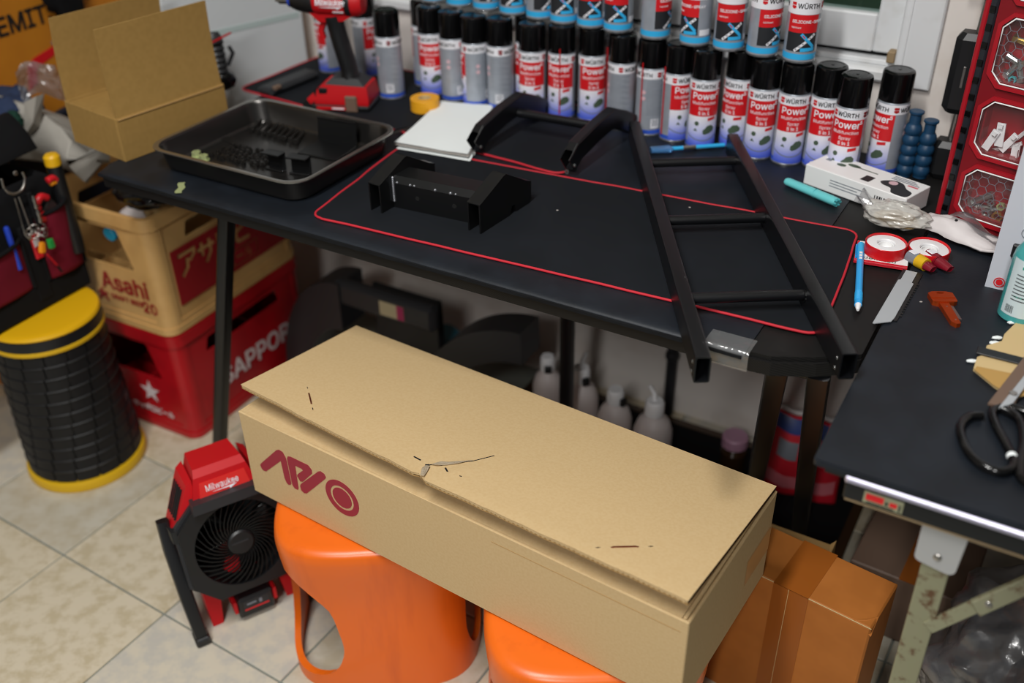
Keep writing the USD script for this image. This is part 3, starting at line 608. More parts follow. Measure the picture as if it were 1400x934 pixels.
LOW = [(-.894, .648, -80), (-.800, .664, 55), (-.668, .572, 178), (-.645, .672, 225), (-.601, .632, -10), (-.5405, .622, 215), (-.484, .617, 250), (-.428, .625, 178), (-.389, .672, -15), (-.352, .624, -12),
       (-.2945, .640, -14), (-.235, .655, 8), (-.168, .648, 172), (-.106, .646, 210), (-.0505, .640, 42), (.006, .632, 6), (.0615, .664, -28), (.117, .633, 4), (.1725, .633, 8), (.2275, .642, 8), (.277, .612, -8), (.333, .668, -48)]
LOW = np.array(LOW); XY = LOW[:, :2].copy()
for it in range(400):   # neighbours touch without overlapping
    for i in range(len(XY)):
        for j in range(i + 1, len(XY)):
            d = XY[j] - XY[i]; L = np.linalg.norm(d)
            if L < 2 * CR + 0.0011: m = d / L * (2 * CR + 0.0012 - L) / 2; XY[i] -= m * 0.6; XY[j] += m * 0.6
XY[:, 1] = np.minimum(XY[:, 1], 0.70)
ORD = ['leftmost', 'second', 'third', 'fourth', 'fifth', 'sixth', 'seventh', 'eighth', 'ninth', 'tenth', 'eleventh']
def face_word(a):
    a = (a + 180) % 360 - 180
    return 'red front facing out' if abs(a) <= 30 else 'red front turned left' if -100 < a < -30 else 'red front turned right' if 30 < a < 100 else 'grey back facing out'
def view_rot(p): return math.degrees(math.atan2(-p[0], p[1])) + 0.0      # turns a can's front to the camera
protos = {}
for i, (u, v, a) in enumerate(np.c_[XY, LOW[:, 2]]):
    p = T(u, v, TZ + (0.0032 if u < -0.15 else 0.0002)); n = len(XY)
    where = ('leftmost' if i == 0 else 'rightmost' if i == n - 1 else (ORD[i] + ' from the left' if i < 11 else ORD[n - 1 - i] + ' from the right'))
    lab = 'spray can, %s, %s in the lower row' % (face_word(a), where)
    p[2] = TZ + 0.0032 if u < -0.17 else TZ + 0.0003
    r = view_rot(p) + a
    kind = {10: 0.1, 11: 1.36, 13: 2.0, 14: -1.7, 16: 1.3}.get(i)
    if kind not in protos: protos[kind] = make_low_can(lab, p, r, 'spray cans in the lower row', kind)
    else: dup(protos[kind], p, r, lab)
UP = [(-.615, .672, -20), (-.548, .668, 10), (-.483, .668, 25), (-.418, .664, -8), (-.356, .662, 30), (-.299, .656, -14), (-.240, .655, -10), (-.182, .652, -18), (-.103, .645, 52), (-.024, .641, -48), (.040, .640, -4), (.103, .637, 34), (.169, .633, 2)]
UP = np.array(UP); XU = UP[:, :2].copy()
for it in range(300):
    for i in range(len(XU)):
        for j in range(i + 1, len(XU)):
            d = XU[j] - XU[i]; L = np.linalg.norm(d)
            if L < 2 * CR + 0.0015: m = d / L * (2 * CR + 0.0016 - L) / 2; XU[i] -= m * 0.6; XU[j] += m * 0.6
proto = None
for i, (u, v, a) in enumerate(np.c_[XU, UP[:, 2]]):
    p = T(u, v, TZ + 0.1862); n = len(XU)
    where = 'leftmost' if i == 0 else 'rightmost' if i == n - 1 else (ORD[i] + ' from the left' if i < 7 else ORD[n - 1 - i] + ' from the right')
    lab = 'silicone spray can, %s, %s in the upper row' % (face_word(a).replace(' facing out', ''), where)
    if proto is None: proto = make_up_can(lab, p, view_rot(p) + a, 'silicone spray cans stacked on the lower row')
    else: dup(proto, p, view_rot(p) + a, lab)

# ------------------------------------------------------------------ ladder frame on the bench
def ladder():
    z0 = TZ + 0.0046; c = np.array([0.324, 1.40, 0]); p = thing('ladder', 'black steel ladder frame of two rails and four rungs lying across the workbench', 'ladder', c)
    pr = np.array(rectp(0.0205, 0.0385, 0.003)); inn = rectp(0.0165, 0.0345, 0.0015)
    for x, y0, y1 in ((0.234, 1.003, 1.792), (0.414, 1.004, 1.720)):
        zc = z0 + 0.0193; a, b = np.array([x, y0, zc]) - c, np.array([x + (0.006 if x < 0.3 else -0.003), y1, zc]) - c
        o = sweep([a, b], pr); i = sweep([a - [0, 0.01, 0], a + (b - a) * 0.97], inn)
        r = obj('rail', cut(o, i), 'black_steel', p, smooth=30)
        [obj('bolt_hole', place(lathe([(0.0026, 0), (0.0024, 0.0004), (0, 0.0004)], 10), np.array([x - c[0] - 0.0103, y0 - c[1] + d, zc - 0.004 + h]), (0, -1, 0), (0, 0, 1)), 'zinc', r) for d, h in ((0.014, 0.008), (0.016, -0.008))]
    for y in (1.172, 1.41, 1.635, 1.735):
        xr = 0.4125; rad = 0.0078
        g = obj('rung', cyl(np.array([0.2455, y, z0 + 0.021]) - c, np.array([0.4035, y + 0.003, z0 + 0.021]) - c, rad, 18), 'black_steel', p) if y < 1.7 else None
        if g is not None: obj('weld', [tube(np.array([[x, y + rad * 1.05 * math.cos(t), z0 + 0.021 + rad * 1.05 * math.sin(t)] for t in np.arange(12) * PI / 6]) - c, 0.0012, 6, closed=True) for x in (0.2462, 0.4028)], 'black_part', g)
    return p
ladder()
def hooks():
    o = np.array([0.09, 1.78, 0]); z0 = TZ + 0.0042; p = thing('ladder_hook', 'black steel hook frame with two bent arms joined by a tube, behind the black bracket', 'ladder part', o)
    d = np.array([math.cos(math.radians(55.4)), math.sin(math.radians(55.4)), 0]); s = np.array([d[1], -d[0], 0])
    path = [(0.0, 0.762), (0.026, 0.781), (0.092, 0.7945), (0.150, 0.801), (0.196, 0.782), (0.232, 0.763)]
    for base in (np.array([0.105, 1.639, 0]), np.array([-0.062, 1.733, 0])):
        pts = [base + d * t + [0, 0, z] - o for t, z in path]; prof = rectp(0.0205, 0.038, 0.003)
        ar = sweep(pts, prof); inn = sweep([pts[0] - d * 0.01] + pts[1:3], rectp(0.0165, 0.034, 0.0015))
        a_ = obj('arm', cut(ar, inn), 'black_steel', p, smooth=14)
        obj('screw_tip', place(lathe([(0.0032, 0), (0.0030, 0.002), (0, 0.0024)], 10), pts[0] + s * 0.0103 + d * 0.006, d, (0, 0, 1)), 'zinc', a_)
        obj('lug', place(prism(Point(0, 0).buffer(0.0042).difference(Point(0, 0).buffer(0.002)), 0.002), pts[0] - d * 0.0015 + [0, 0, -0.011], s, (0, 0, 1)), 'zinc', a_)
    a, b = np.array([-0.062, 1.733, 0]) + d * 0.135 + s * 0.010 + [0, 0, 0.786] - o, np.array([0.105, 1.639, 0]) + d * 0.135 - s * 0.010 + [0, 0, 0.786] - o
    obj('cross_tube', cyl(a, b, 0.0085, 18), 'black_steel', p)
hooks()
def bracket():
    o = np.array([-0.12, 1.52, 0]); z0 = TZ + 0.0034; p = thing('steel_bracket', 'black welded steel bracket with two channel arms and a cross plate, on the desk mat', 'bracket', o)
    d = np.array([math.cos(math.radians(54)), math.sin(math.radians(54)), 0]); s = np.array([d[1], -d[0], 0])
    side = [(0.0, 0.0), (0.0, 0.050), (0.008, 0.053), (0.066, 0.076), (0.072, 0.0765), (0.128, 0.044), (0.142, 0.038), (0.142, 0.006), (0.136, 0.0), (0.098, 0.0), (0.094, 0.014), (0.086, 0.014), (0.080, 0.0)]
    w, t = 0.0255, 0.0026
    for base in (np.array([-0.0665, 1.4355, z0]), np.array([-0.232, 1.518, z0])):
        pl_ = prism(Polygon(side), t); m = []
        for q in (0, w - t): m.append(place(pl_, base + s * (q + t) - o, d, (0, 0, 1)) if np.cross(d, [0, 0, 1]) @ s < 0 else place(pl_, base + s * q - o, d, (0, 0, 1)))
        tops = [side[i] for i in (1, 2, 3, 4, 5, 6)]
        m.append(sweep([base + s * (w / 2) + d * x + [0, 0, z - 0.0013] - o for x, z in tops], rectp(w, 0.0026, 0.001)))
        ch = obj('channel_arm', m, 'black_part', p, smooth=25)
        obj('bolt_hole', [place(lathe([(0.0035, 0), (0.0032, 0.0003), (0, 0.0003)], 12), base + s * (w + 0.00005) + d * 0.128 + [0, 0, 0.026] - o, -d, (0, 0, 1))], 'hole', ch)
    a = np.array([-0.232, 1.518, z0]) + s * w + d * 0.030; b = np.array([-0.0665, 1.4355, z0]) + d * 0.024
    X = (b - a) / np.linalg.norm(b - a); L = np.linalg.norm(b - a); Y = np.array([-X[1], X[0], 0])
    prof = [(0, 0), (0.0028, 0), (0.0028, 0.043), (0.0085, 0.0525), (0.046, 0.0525), (0.046, 0.055), (0.0075, 0.055), (0, 0.0442)]
    cp = place(prism(Polygon(prof), L - 0.001), a - o + X * 0.0005, Y, (0, 0, 1)) if np.cross(Y, [0, 0, 1]) @ X > 0 else place(prism(Polygon(prof), L - 0.001), b - o - X * 0.0005, Y, (0, 0, 1))
    c_ = obj('cross_plate', cp, 'black_part', p, smooth=25)
    obj('weld_bead', [mv(trimesh.creation.icosphere(subdivisions=1, radius=0.0026), *(a - o + X * 0.0025 - Y * 0.0006 + [0, 0, h])) for h in np.arange(0.012, 0.056, 0.0032)], 'weld', c_, smooth=True)
    obj('weld_spot', [mv(trimesh.creation.icosphere(subdivisions=1, radius=r), *(a - o + X * L * f - Y * 0.0 + Y * 0.001 + [0, 0, 0.0455])) for f, r in ((0.06, .0022), (0.22, .0026), (0.27, .0022), (0.52, .0028), (0.70, .003), (0.76, .0022))], 'weld', c_, smooth=True)
    [obj('bolt_hole', place(lathe([(0.004, 0), (0.0038, 0.0003), (0, 0.0003)], 12), a - o + X * L * f - Y * 0.00005 + [0, 0, 0.024], X, (0, 0, 1)), 'hole', c_) for f in (0.30, 0.74)]
bracket()

# ------------------------------------------------------------------ left part of the bench: tray, paper, tape roll, driver
def tray():
    o = T(-0.6585, 0.196, TZ); p = thing('metal_tray', 'shallow stainless steel tray of bolts and black brackets at the left of the workbench', 'tray', o, TA)
    def rg(w, h, r, z): return ring_pts(rrect(w, h, r, 5), z)
    W_, H_ = 0.363, 0.300
    rings = [rg(W_ - .062, H_ - .062, .022, .0012), rg(W_ - .044, H_ - .044, .03, .0012), rg(W_ - .034, H_ - .034, .034, .006), rg(W_ - .022, H_ - .022, .036, .040), rg(W_ - .016, H_ - .016, .038, .0445), rg(W_ - .004, H_ - .004, .04, .0455), rg(W_, H_, .041, .0445), rg(W_, H_, .041, .0425), rg(W_ - .004, H_ - .004, .04, .0418), rg(W_ - .013, H_ - .013, .039, .0432), rg(W_ - .019, H_ - .019, .037, .040), rg(W_ - .031, H_ - .031, .035, .006), rg(W_ - .041, H_ - .041, .031, .0002), rg(W_ - .062, H_ - .062, .022, 0.0002)]
    obj('pan', loft(rings[:5][::-1], False, True), 'steel_tray_shaded', p, smooth=50); obj('rolled_rim', loft(rings[4:10][::-1]), 'steel', p, smooth=50); obj('outer_wall', loft(rings[9:][::-1], True, False), 'steel_tray_shaded', p, smooth=50)  # one steel in two tones: inner shade and rim reflections put into the colours
    return o
to_ = tray()
def at_tray(x, y, z): return to_ + x * E1 + y * E2 + np.array([0, 0, z])
def hexbolt(L, r, head): return [sweep([(0, 0, head), (0, 0, head + L)], circ(r, 8)), sweep([(0, 0, 0), (0, 0, head)], circ(r * 1.75, 6))]
bolt0 = None; k = 0
for i in range(9):
    x, y = -0.145 + 0.0148 * i + RNG.uniform(-.001, .001), 0.102 - 0.001 * i + RNG.uniform(-.002, .002); rz = 112 + TA + RNG.uniform(-4, 4)
    lab = 'long black bolt, %s in the row lying in the metal tray' % ['leftmost', 'second from left', 'third from left', 'fourth from left', 'middle one', 'fourth from right', 'third from right', 'second from right', 'rightmost'][i]
    if bolt0 is None:
        bolt0 = thing('long_bolt', lab, 'bolt', at_tray(x, y, 0.0013), rz, 'row of long bolts in the tray')
        m = cat([a for a in hexbolt(0.052, 0.0032, 0.005)]); m.apply_transform(trimesh.transformations.rotation_matrix(PI / 2, [0, 1, 0])); m.apply_translation([-0.028, 0, 0.0056]); m = [m]
        obj('shank', place(sweep([(0, 0, 0), (0.05, 0, 0)], circ(0.0032, 8)), (-0.024, 0, 0.0056)), 'bolt', bolt0); obj('bolt_head', place(sweep([(0, 0, 0), (0.005, 0, 0)], circ(0.0056, 6)), (-0.029, 0, 0.0056)), 'bolt', bolt0, smooth=False)
    else: dup(bolt0, at_tray(x, y, 0.0013), rz, lab)
nut0 = None
NUTS = []
while len(NUTS) < 46:
    q = np.array([RNG.uniform(-0.122, 0.0), RNG.uniform(-0.052, 0.02)])
    if q[1] > 0.018 - 0.25 * abs(q[0] + 0.05): continue
    if all(np.linalg.norm(q - n) > 0.0112 for n in NUTS): NUTS.append(q)
    elif RNG.random() < 0.002: break
for q in NUTS:
    rz = RNG.uniform(0, 360)
    if nut0 is None:
        nut0 = thing('small_bolt', 'short black bolt in the loose heap at the front of the metal tray', 'bolt', at_tray(q[0], q[1], 0.0013), rz, 'heap of short bolts in the tray')
        obj('bolt_head', sweep([(0, 0, 0), (0, 0, 0.005)], circ(0.0054, 6)), 'bolt', nut0, smooth=False); obj('shank', sweep([(0, 0, 0.005), (0, 0, 0.0085)], circ(0.003, 8)), 'bolt', nut0)
    else: dup(nut0, at_tray(q[0], q[1], 0.0013), rz)
for q, w in ((-0.142, 'left'), (-0.117, 'right')):
    f = thing('flanged_nut', 'green-yellow plated flange nut, %s one of the pair in the metal tray' % w, 'nut', at_tray(q, -0.072 - (q + .116) * .25, 0.0013), 20)
    obj('flange', lathe([(0.004, 0), (0.0098, 0.0), (0.0098, 0.003), (0.004, 0.0035)], 20), 'zinc_green', f)
    obj('hex_body', cut(sweep([(0, 0, 0.0025), (0, 0, 0.011)], circ(0.0085, 6)), cyl((0, 0, -0.01), (0, 0, 0.02), 0.004, 12)), 'zinc_green', f, smooth=False)
sp = thing('flat_spring_plate', 'narrow dark metal strip lying in the metal tray beside the two nuts', 'metal strip', at_tray(-0.132, 0.02, 0.0013), TA - 14)
obj('strip', bx(-0.042, 0.042, -0.008, 0.008, 0, 0.0025, 0.0005), 'bolt', sp); obj('end_slot', bx(0.02, 0.038, -0.003, 0.003, 0.0024, 0.0028), 'hole', sp)
def l_bracket(name, label, x, y, rz, w, d, h, lean=0.0, lipd=0.012):
    b = thing(name, label, 'bracket', at_tray(x, y, 0.0014), rz + TA)
    obj('base_plate', bx(-w / 2, w / 2, -d, 0, 0, 0.003, 0.001), 'black_part', b)
    up = bx(-w / 2, w / 2, -0.0015, 0.0015, 0, h, 0.0008); v = up.vertices; v[:, 1] += v[:, 2] * lean; up.vertices = v
    obj('upright', up, 'black_part', b); obj('top_lip', bx(-w / 2, w / 2, lean * h - lipd, lean * h + 0.0015, h - 0.003, h, 0.0008), 'black_part', b)
l_bracket('angle_bracket', 'large black angle bracket standing at the right end of the metal tray', 0.055, 0.108, 5, 0.088, 0.07, 0.048, 0.15, 0.004)
l_bracket('small_bracket', 'small black folded bracket at the front of the metal tray, left one', 0.030, -0.035, 3, 0.040, 0.012, 0.034, 0.1, 0.02)
l_bracket('small_bracket', 'small black folded bracket at the front of the metal tray, right one', 0.082, -0.028, 12, 0.040, 0.012, 0.034, 0.1, 0.02)
pg = Polygon([(0, 0), (0.016, 0.004), (0.036, -0.004), (0.034, -0.010), (0.038, -0.016), (0.016, -0.010)]); tt = T(-0.725, 0.015, 0)
tp2 = thing('yellow_tape_scrap', 'torn scrap of yellow tape stuck near the front edge of the workbench, beneath the tray', 'tape', (tt[0], tt[1], TZ + 0.0002), 95)
obj('strip', sheet(lambda u, v: np.stack([-0.02 + 0.04 * u, -0.006 + 0.012 * v + 0.002 * np.sin(u * 9), 0.0004 + 0.002 * u * u], 1), 8, 4, 0.0003), 'zinc_green', tp2)

pp = thing('paper_stack', 'folded white instruction papers in a small stack left of the bent black hook arms', 'paper', T(-0.447, 0.478, TZ + 0.0038), TA - 30)
PQ = [np.array(q) for q in ((-0.215, 1.782), (-0.074, 1.716), (-0.028, 1.977), (-0.138, 2.010))]
pc = T(-0.447, 0.478, 0)
def paper_fn(sh, z, curl, seed):
    q = [p + np.array(sh) for p in PQ]
    def fn(u, v):
        P = ((1 - u) * (1 - v))[:, None] * q[0] + (u * (1 - v))[:, None] * q[1] + (u * v)[:, None] * q[2] + ((1 - u) * v)[:, None] * q[3]
        h = z + curl * (1 - v) ** 4 * 0.010 + 0.0022 * meshkit.fbm(np.c_[u * 3, v * 3, 0 * u + seed], 3, seed)
        return np.c_[P, TZ + 0.0035 + h]
    return sheet(fn, 20, 20, 0.0004)
obj('sheet', paper_fn((0.004, -0.006), 0.0005, 0.0, 1), 'paper', pp, smooth=True, world=True)
obj('sheet', paper_fn((0.001, 0.0), 0.0035, 0.25, 2), 'paper_grey', pp, smooth=True, world=True)
obj('sheet', paper_fn((0.000, 0.004), 0.0062, 0.35, 3), 'paper', pp, smooth=True, world=True)
tr = thing('yellow_tape_roll', 'roll of yellow-orange tape lying flat beside the white papers', 'tape roll', T(-0.557, 0.535, TZ + 0.0034))
def roll(ri, ro_, h, b=0.001): return lathe([(ri, b), (ri + b, 0), (ro_ - b, 0), (ro_, b), (ro_, h - b), (ro_ - b, h), (ri + b, h), (ri, h - b), (ri, b)], 36)
obj('tape', roll(0.0135, 0.030, 0.026), 'tape_yellow', tr, smooth=40); obj('core', roll(0.0115, 0.0135, 0.0255, 0.0004), 'masking', tr, smooth=40)
tw = thing('tweezers', 'thin steel tweezers lying at the left end of the white papers', 'tweezers', T(-0.535, 0.40, TZ + 0.0036), 33)
for sg in (-1, 1):
    obj('arm', sweep([(-0.05, sg * 0.0012, 0.003), (0.0, sg * 0.005, 0.003), (0.05, sg * 0.0008, 0.003)], rectp(0.0012, 0.005, 0.0004)), 'steel' if sg < 0 else 'black_steel', tw)

def driver():
    o = T(-0.722, 0.480, TZ + 0.0034); p = thing('impact_driver', 'red and black cordless impact driver standing on its battery beside the spray cans', 'power tool', o, TA + 180 + 20)
    # local +x = where the chuck points, y = its left side (away from the camera)
    bt = obj('battery', hull(np.array([[x, y, z] for x, y, z in [(-0.062, -0.036, 0.012), (0.064, -0.036, 0.012), (-0.062, 0.036, 0.012), (0.064, 0.036, 0.012), (-0.064, -0.038, 0.022), (0.07, -0.036, 0.022), (-0.064, 0.038, 0.022), (0.07, 0.036, 0.022), (-0.06, -0.032, 0.050), (0.035, -0.030, 0.052), (-0.06, 0.032, 0.050), (0.035, 0.030, 0.052), (0.058, -0.028, 0.034), (0.058, 0.028, 0.034)]])), 'tool_red', p, smooth=25)
    obj('battery_base', bx(-0.064, 0.062, -0.038, 0.038, 0, 0.0125, 0.004), 'black_plastic', bt); obj('front_bumper', hull(np.array([[0.056, -0.038, 0.004], [0.056, 0.038, 0.004], [0.082, -0.034, 0.004], [0.082, 0.034, 0.004], [0.082, -0.03, 0.012], [0.082, 0.03, 0.012], [0.046, -0.033, 0.046], [0.046, 0.033, 0.046], [0.052, -0.036, 0.02], [0.052, 0.036, 0.02]])), 'black_plastic', bt, smooth=25)
    obj('rating_strip', bx(-0.03, 0.05, 0.0372, 0.0385, 0.002, 0.009, 0.0004), 'tool_red', bt); obj('white_print', bx(-0.01, 0.016, 0.0384, 0.0389, 0.004, 0.007), 'print_white', bt)
    obj('latch', bx(0.024, 0.044, 0.028, 0.034, 0.03, 0.046, 0.002), 'black_plastic', bt)
    obj('foot', hull(np.array([[-0.055, -0.03, 0.049], [0.032, -0.028, 0.051], [-0.055, 0.03, 0.049], [0.032, 0.028, 0.051], [-0.04, -0.022, 0.064], [0.012, -0.02, 0.064], [-0.04, 0.022, 0.064], [0.012, 0.02, 0.064]])), 'dark_plastic', p, smooth=25)
    obj('belt_hook', bx(-0.040, -0.014, 0.037, 0.044, -0.0005, 0.034, 0.003), 'tag_brown', p)
    obj('handle', sweep(smoothpath([(-0.018, 0, 0.058), (-0.014, 0, 0.09), (-0.002, 0, 0.145), (0.004, 0, 0.186)], 4), circ(0.0205, 16, 0.018), up=(1, 0, 0), scale=[1.12] * 2 + [1.0] * 6 + [0.98] * 3 + [1.08] * 2), 'black_plastic', p, smooth=40)
    obj('trigger', sweep([(0.026, 0, 0.171), (0.034, 0, 0.156), (0.031, 0, 0.138)], rectp(0.012, 0.012, 0.003), up=(1, 0, 0)), 'tool_red', p)
    hd = lambda pr, n=24: place(lathe(pr, n), (0, 0, 0.214), (0, 1, 0), (0, 0, 1))
    h_ = obj('motor_housing', hd([(0, -0.062), (0.022, -0.061), (0.0285, -0.05), (0.0295, -0.02), (0.0285, 0.03), (0.0265, 0.04), (0, 0.04)]), 'tool_red', p, smooth=40)
    obj('housing_band', [hd([(0.0302, -0.040), (0.0306, -0.038), (0.0306, -0.030), (0.0302, -0.028)])], 'black_plastic', h_)
    obj('under_housing', hull(np.array([[-0.045, -0.018, 0.192], [0.05, -0.017, 0.194], [-0.045, 0.018, 0.192], [0.05, 0.017, 0.194], [-0.02, -0.016, 0.178], [0.03, -0.015, 0.174], [-0.02, 0.016, 0.178], [0.03, 0.015, 0.174]])), 'tool_red', p, smooth=30)
    obj('nose', hd([(0.027, 0.038), (0.0272, 0.045), (0.022, 0.075), (0.017, 0.088), (0, 0.089)]), 'black_plastic', p, smooth=40)
    obj('collar', hd([(0.0145, 0.085), (0.0148, 0.094), (0.0, 0.095)]), 'blue_small', p); obj('chuck', hd([(0.0098, 0.09), (0.0098, 0.114), (0.006, 0.118), (0.0055, 0.122), (0, 0.122)]), 'steel', p)
    lg = text('Milwaukee', 0.0125, 0.0012); w = lg.bounds[1, 0]; lg = cat([lg, prism(Polygon([(0.012, -0.004), (w * 0.9, -0.0025), (w * 0.72, -0.0085), (w * 0.70, -0.0055)]), 0.0012), prism(Polygon([(w * .55, -0.013), (w * .9, -0.013), (w * .9, -0.016), (w * .55, -0.016)]), 0.0012)])
    v = lg.vertices; yy = v[:, 1]; r_ = 0.0292
    ang_ = (yy - 0.002) / r_; lg.vertices = np.stack([0.030 - (v[:, 0] * 0.062 / w), (r_ + v[:, 2]) * np.cos(ang_), 0.214 + (r_ + v[:, 2]) * np.sin(ang_)], 1)
    obj('lettering', lg, 'print_white', h_, smooth=False)
driver()

# ------------------------------------------------------------------ open small carton at the left end, on a beige jug box
def small_box():
    a = np.array([-0.716, 1.750, 0.739]); ang_ = 51.0; p = thing('open_cardboard_box', 'small open kraft cardboard box with two raised flaps beside the metal tray', 'cardboard box', a, ang_)
    L, D, H, t = 0.245, 0.172, 0.083, 0.004   # x along the long face, y to the left (away), open at the top
    obj('long_panel', bx(0, L, 0, t, 0, H, 0.001), 'kraft_old', p); obj('long_panel', bx(0, L, D - t, D, 0, H, 0.001), 'kraft_old', p)
    obj('end_panel', bx(0, t, t, D - t, 0, H, 0.001), 'kraft_old', p); obj('end_panel', bx(L - t, L, t, D - t, 0, H, 0.001), 'kraft_old', p)
    obj('bottom_panel', bx(0.001, L - 0.001, 0.001, D - 0.001, 0, t), 'kraft_old', p)
    obj('folded_end_flap', bx(0.004, L * 0.36, t, D - t, H - 0.006, H - 0.003, 0.001), 'kraft_old', p)
    def flap(y, dy, dz, name, x0, x1, sk):
        m = sheet(lambda u, v: np.stack([x0 + (x1 - x0) * u + sk * v, y + dy * v + 0.004 * np.sin(v * 3.1), H + dz * v], 1), 4, 10, t * 0.9); return obj(name, m, 'kraft_old', p, smooth=30)
    f = flap(0.002, 0.006, 0.160, 'raised_flap', 0.004, L - 0.004, 0.002); obj('crease', tube([(0.004, -0.0006, H - 0.003), (L - 0.004, -0.0006, H - 0.003)], 0.0016, 6), 'kraft_in', f)
    flap(D - 0.002, 0.004, 0.152, 'raised_flap', 0.004, L - 0.004, 0.012)
    obj('inner_tab', bx(L - 0.008, L - 0.004, 0.05, 0.12, H - 0.002, H + 0.05), 'kraft_old', p)
small_box()

# ------------------------------------------------------------------ katakana and emblem strokes (flat print)
KANA = {'ア': [[(0.05, 0.9), (0.92, 0.9), (0.9, 0.72), (0.6, 0.5)], [(0.5, 0.68), (0.45, 0.3), (0.12, 0.02)]], 'サ': [[(0.02, 0.68), (0.98, 0.68)], [(0.28, 0.95), (0.28, 0.35)], [(0.72, 0.95), (0.72, 0.4), (0.4, 0.02)]],
    'ヒ': [[(0.15, 0.95), (0.15, 0.15), (0.3, 0.06), (0.92, 0.06)], [(0.88, 0.75), (0.15, 0.5)]], 'ビ': [[(0.12, 0.95), (0.12, 0.15), (0.26, 0.06), (0.88, 0.06)], [(0.75, 0.7), (0.12, 0.5)], [(0.74, 1.0), (0.82, 0.84)], [(0.9, 1.04), (0.98, 0.88)]],
    'ー': [[(0.05, 0.5), (0.95, 0.5)]], 'ル': [[(0.28, 0.9), (0.28, 0.4), (0.05, 0.05)], [(0.6, 0.95), (0.6, 0.08), (0.96, 0.4)]], 'ッ': [[(0.15, 0.6), (0.24, 0.42)], [(0.45, 0.65), (0.52, 0.46)], [(0.85, 0.62), (0.75, 0.3), (0.4, 0.05)]],
    'ポ': [[(0.05, 0.7), (0.9, 0.7)], [(0.48, 0.95), (0.48, 0.03)], [(0.24, 0.5), (0.06, 0.18)], [(0.7, 0.5), (0.9, 0.2)], [(0.84, 0.98), (0.94, 0.9), (0.84, 0.84), (0.84, 0.98)]], 'ロ': [[(0.12, 0.85), (0.88, 0.85), (0.88, 0.08), (0.12, 0.08), (0.12, 0.85)]]}
def kana(s, h, w=0.17, gap=0.14):
    out = []; x = 0
    for c in s:
        out.append(affinity.translate(affinity.scale(strokes(KANA[c], w), h, h, origin=(0, 0)), x, 0)); x += h * (1 + gap)
    return unary_union(out), x - h * gap
def star(r): return Polygon([(r * (1 if i % 2 == 0 else 0.40) * math.sin(i * PI / 5), r * (1 if i % 2 == 0 else 0.40) * math.cos(i * PI / 5)) for i in range(10)])

# ------------------------------------------------------------------ two bottle crates, stacked
CA = -29.0
def crate_shell(W_, D_, H, win_end, win_side, t=0.006, taper=0.0):
    """corner post at the origin; x runs left along the end face, y to the back. Returns local frame: x in [-W,0], y in [0,D]"""
    out = mv(prism(rrect(W_, D_, 0.028, 5), H), -W_ / 2, D_ / 2); inn = mv(prism(rrect(W_ - 2 * t, D_ - 2 * t, 0.024, 5), H), -W_ / 2, D_ / 2, 0.010)
    c = [place(prism(win_end, D_ + 0.2), (-W_ / 2, D_ + 0.1, 0), (1, 0, 0), (0, 0, 1)), place(prism(win_side, W_ + 0.2), (-W_ - 0.1, D_ / 2, 0), (0, 1, 0), (0, 0, 1))]
    # recess the panels so that rim, corner posts and foot stand proud
    pe = sbox(-W_ / 2 + 0.036, 0.030, W_ / 2 - 0.036, H - 0.034).buffer(-0.006).buffer(0.006); ps = sbox(-D_ / 2 + 0.036, 0.030, D_ / 2 - 0.036, H - 0.034)
    c += [place(prism(pe, 0.003), (-W_ / 2, 0.0029, 0), (1, 0, 0), (0, 0, 1)), place(prism(ps, 0.003), (-0.0029, D_ / 2, 0), (0, 1, 0), (0, 0, 1))]
    return cut(out, inn, *c)
def crate(name, label, z, m, win_end, win_side, W_, D_, H):
    p = thing(name, label, 'crate', (-0.745, 1.836, z), CA)
    sh = obj('shell', crate_shell(W_, D_, H, win_end, win_side), m, p, smooth=30)
    def hoop(z0, z1, o): return cut(mv(prism(rrect(W_ + 2 * o, D_ + 2 * o, 0.030, 5), z1 - z0), -W_ / 2, D_ / 2, z0), mv(prism(rrect(W_ - 0.011, D_ - 0.011, 0.024, 5), z1 - z0 + 0.02), -W_ / 2, D_ / 2, z0 - 0.01))
    obj('rim', hoop(H - 0.030, H - 0.001, 0.004), m, p, smooth=30); obj('foot_band', hoop(0.002, 0.018, 0.003), m, p, smooth=30)
    dv = [mv(bx(-W_ + 0.01, -0.01, -0.0015, 0.0015, 0.012, 0.105), 0, D_ * k / 5) for k in range(1, 5)] + [mv(bx(-0.0015, 0.0015, 0.01, D_ - 0.01, 0.012, 0.105), -W_ * k / 4) for k in range(1, 4)]
    obj('bottle_divider', dv, m, p, smooth=False)
    return p, sh
W_, D_, H_ = 0.335, 0.435, 0.286
we = Polygon([(-0.125, 0.150), (0.098, 0.150), (0.070, 0.243), (-0.095, 0.243)]).buffer(-0.006).buffer(0.006)
ws = Polygon([(-0.13, 0.20), (0.13, 0.20), (0.12, 0.235), (-0.12, 0.235)]).buffer(-0.006).buffer(0.006)
cb, sh = crate('bottle_crate', 'red plastic bottle crate with a white star, on the floor under the beige crate', 0.0, 'crate_red', we, ws, W_, D_, H_)
kn, kw = kana('サッポロビール', 0.0165, 0.2)
def on_end(pg, x, z, d=0.0006): return place(prism(pg, d), (x, -0.00002 + 0.0001, z), (1, 0, 0), (0, 0, 1))
def on_side(pg, y, z, d=0.0006): return place(prism(pg, d), (0.0001 - 0.0002, y, z), (0, 1, 0), (0, 0, 1))
obj('printed_star', on_end(star(0.031), -0.120, 0.105), 'crate_print_white', cb, smooth=False)
obj('printed_lettering', on_end(kn, -0.190, 0.044), 'crate_print_white', cb, smooth=False)
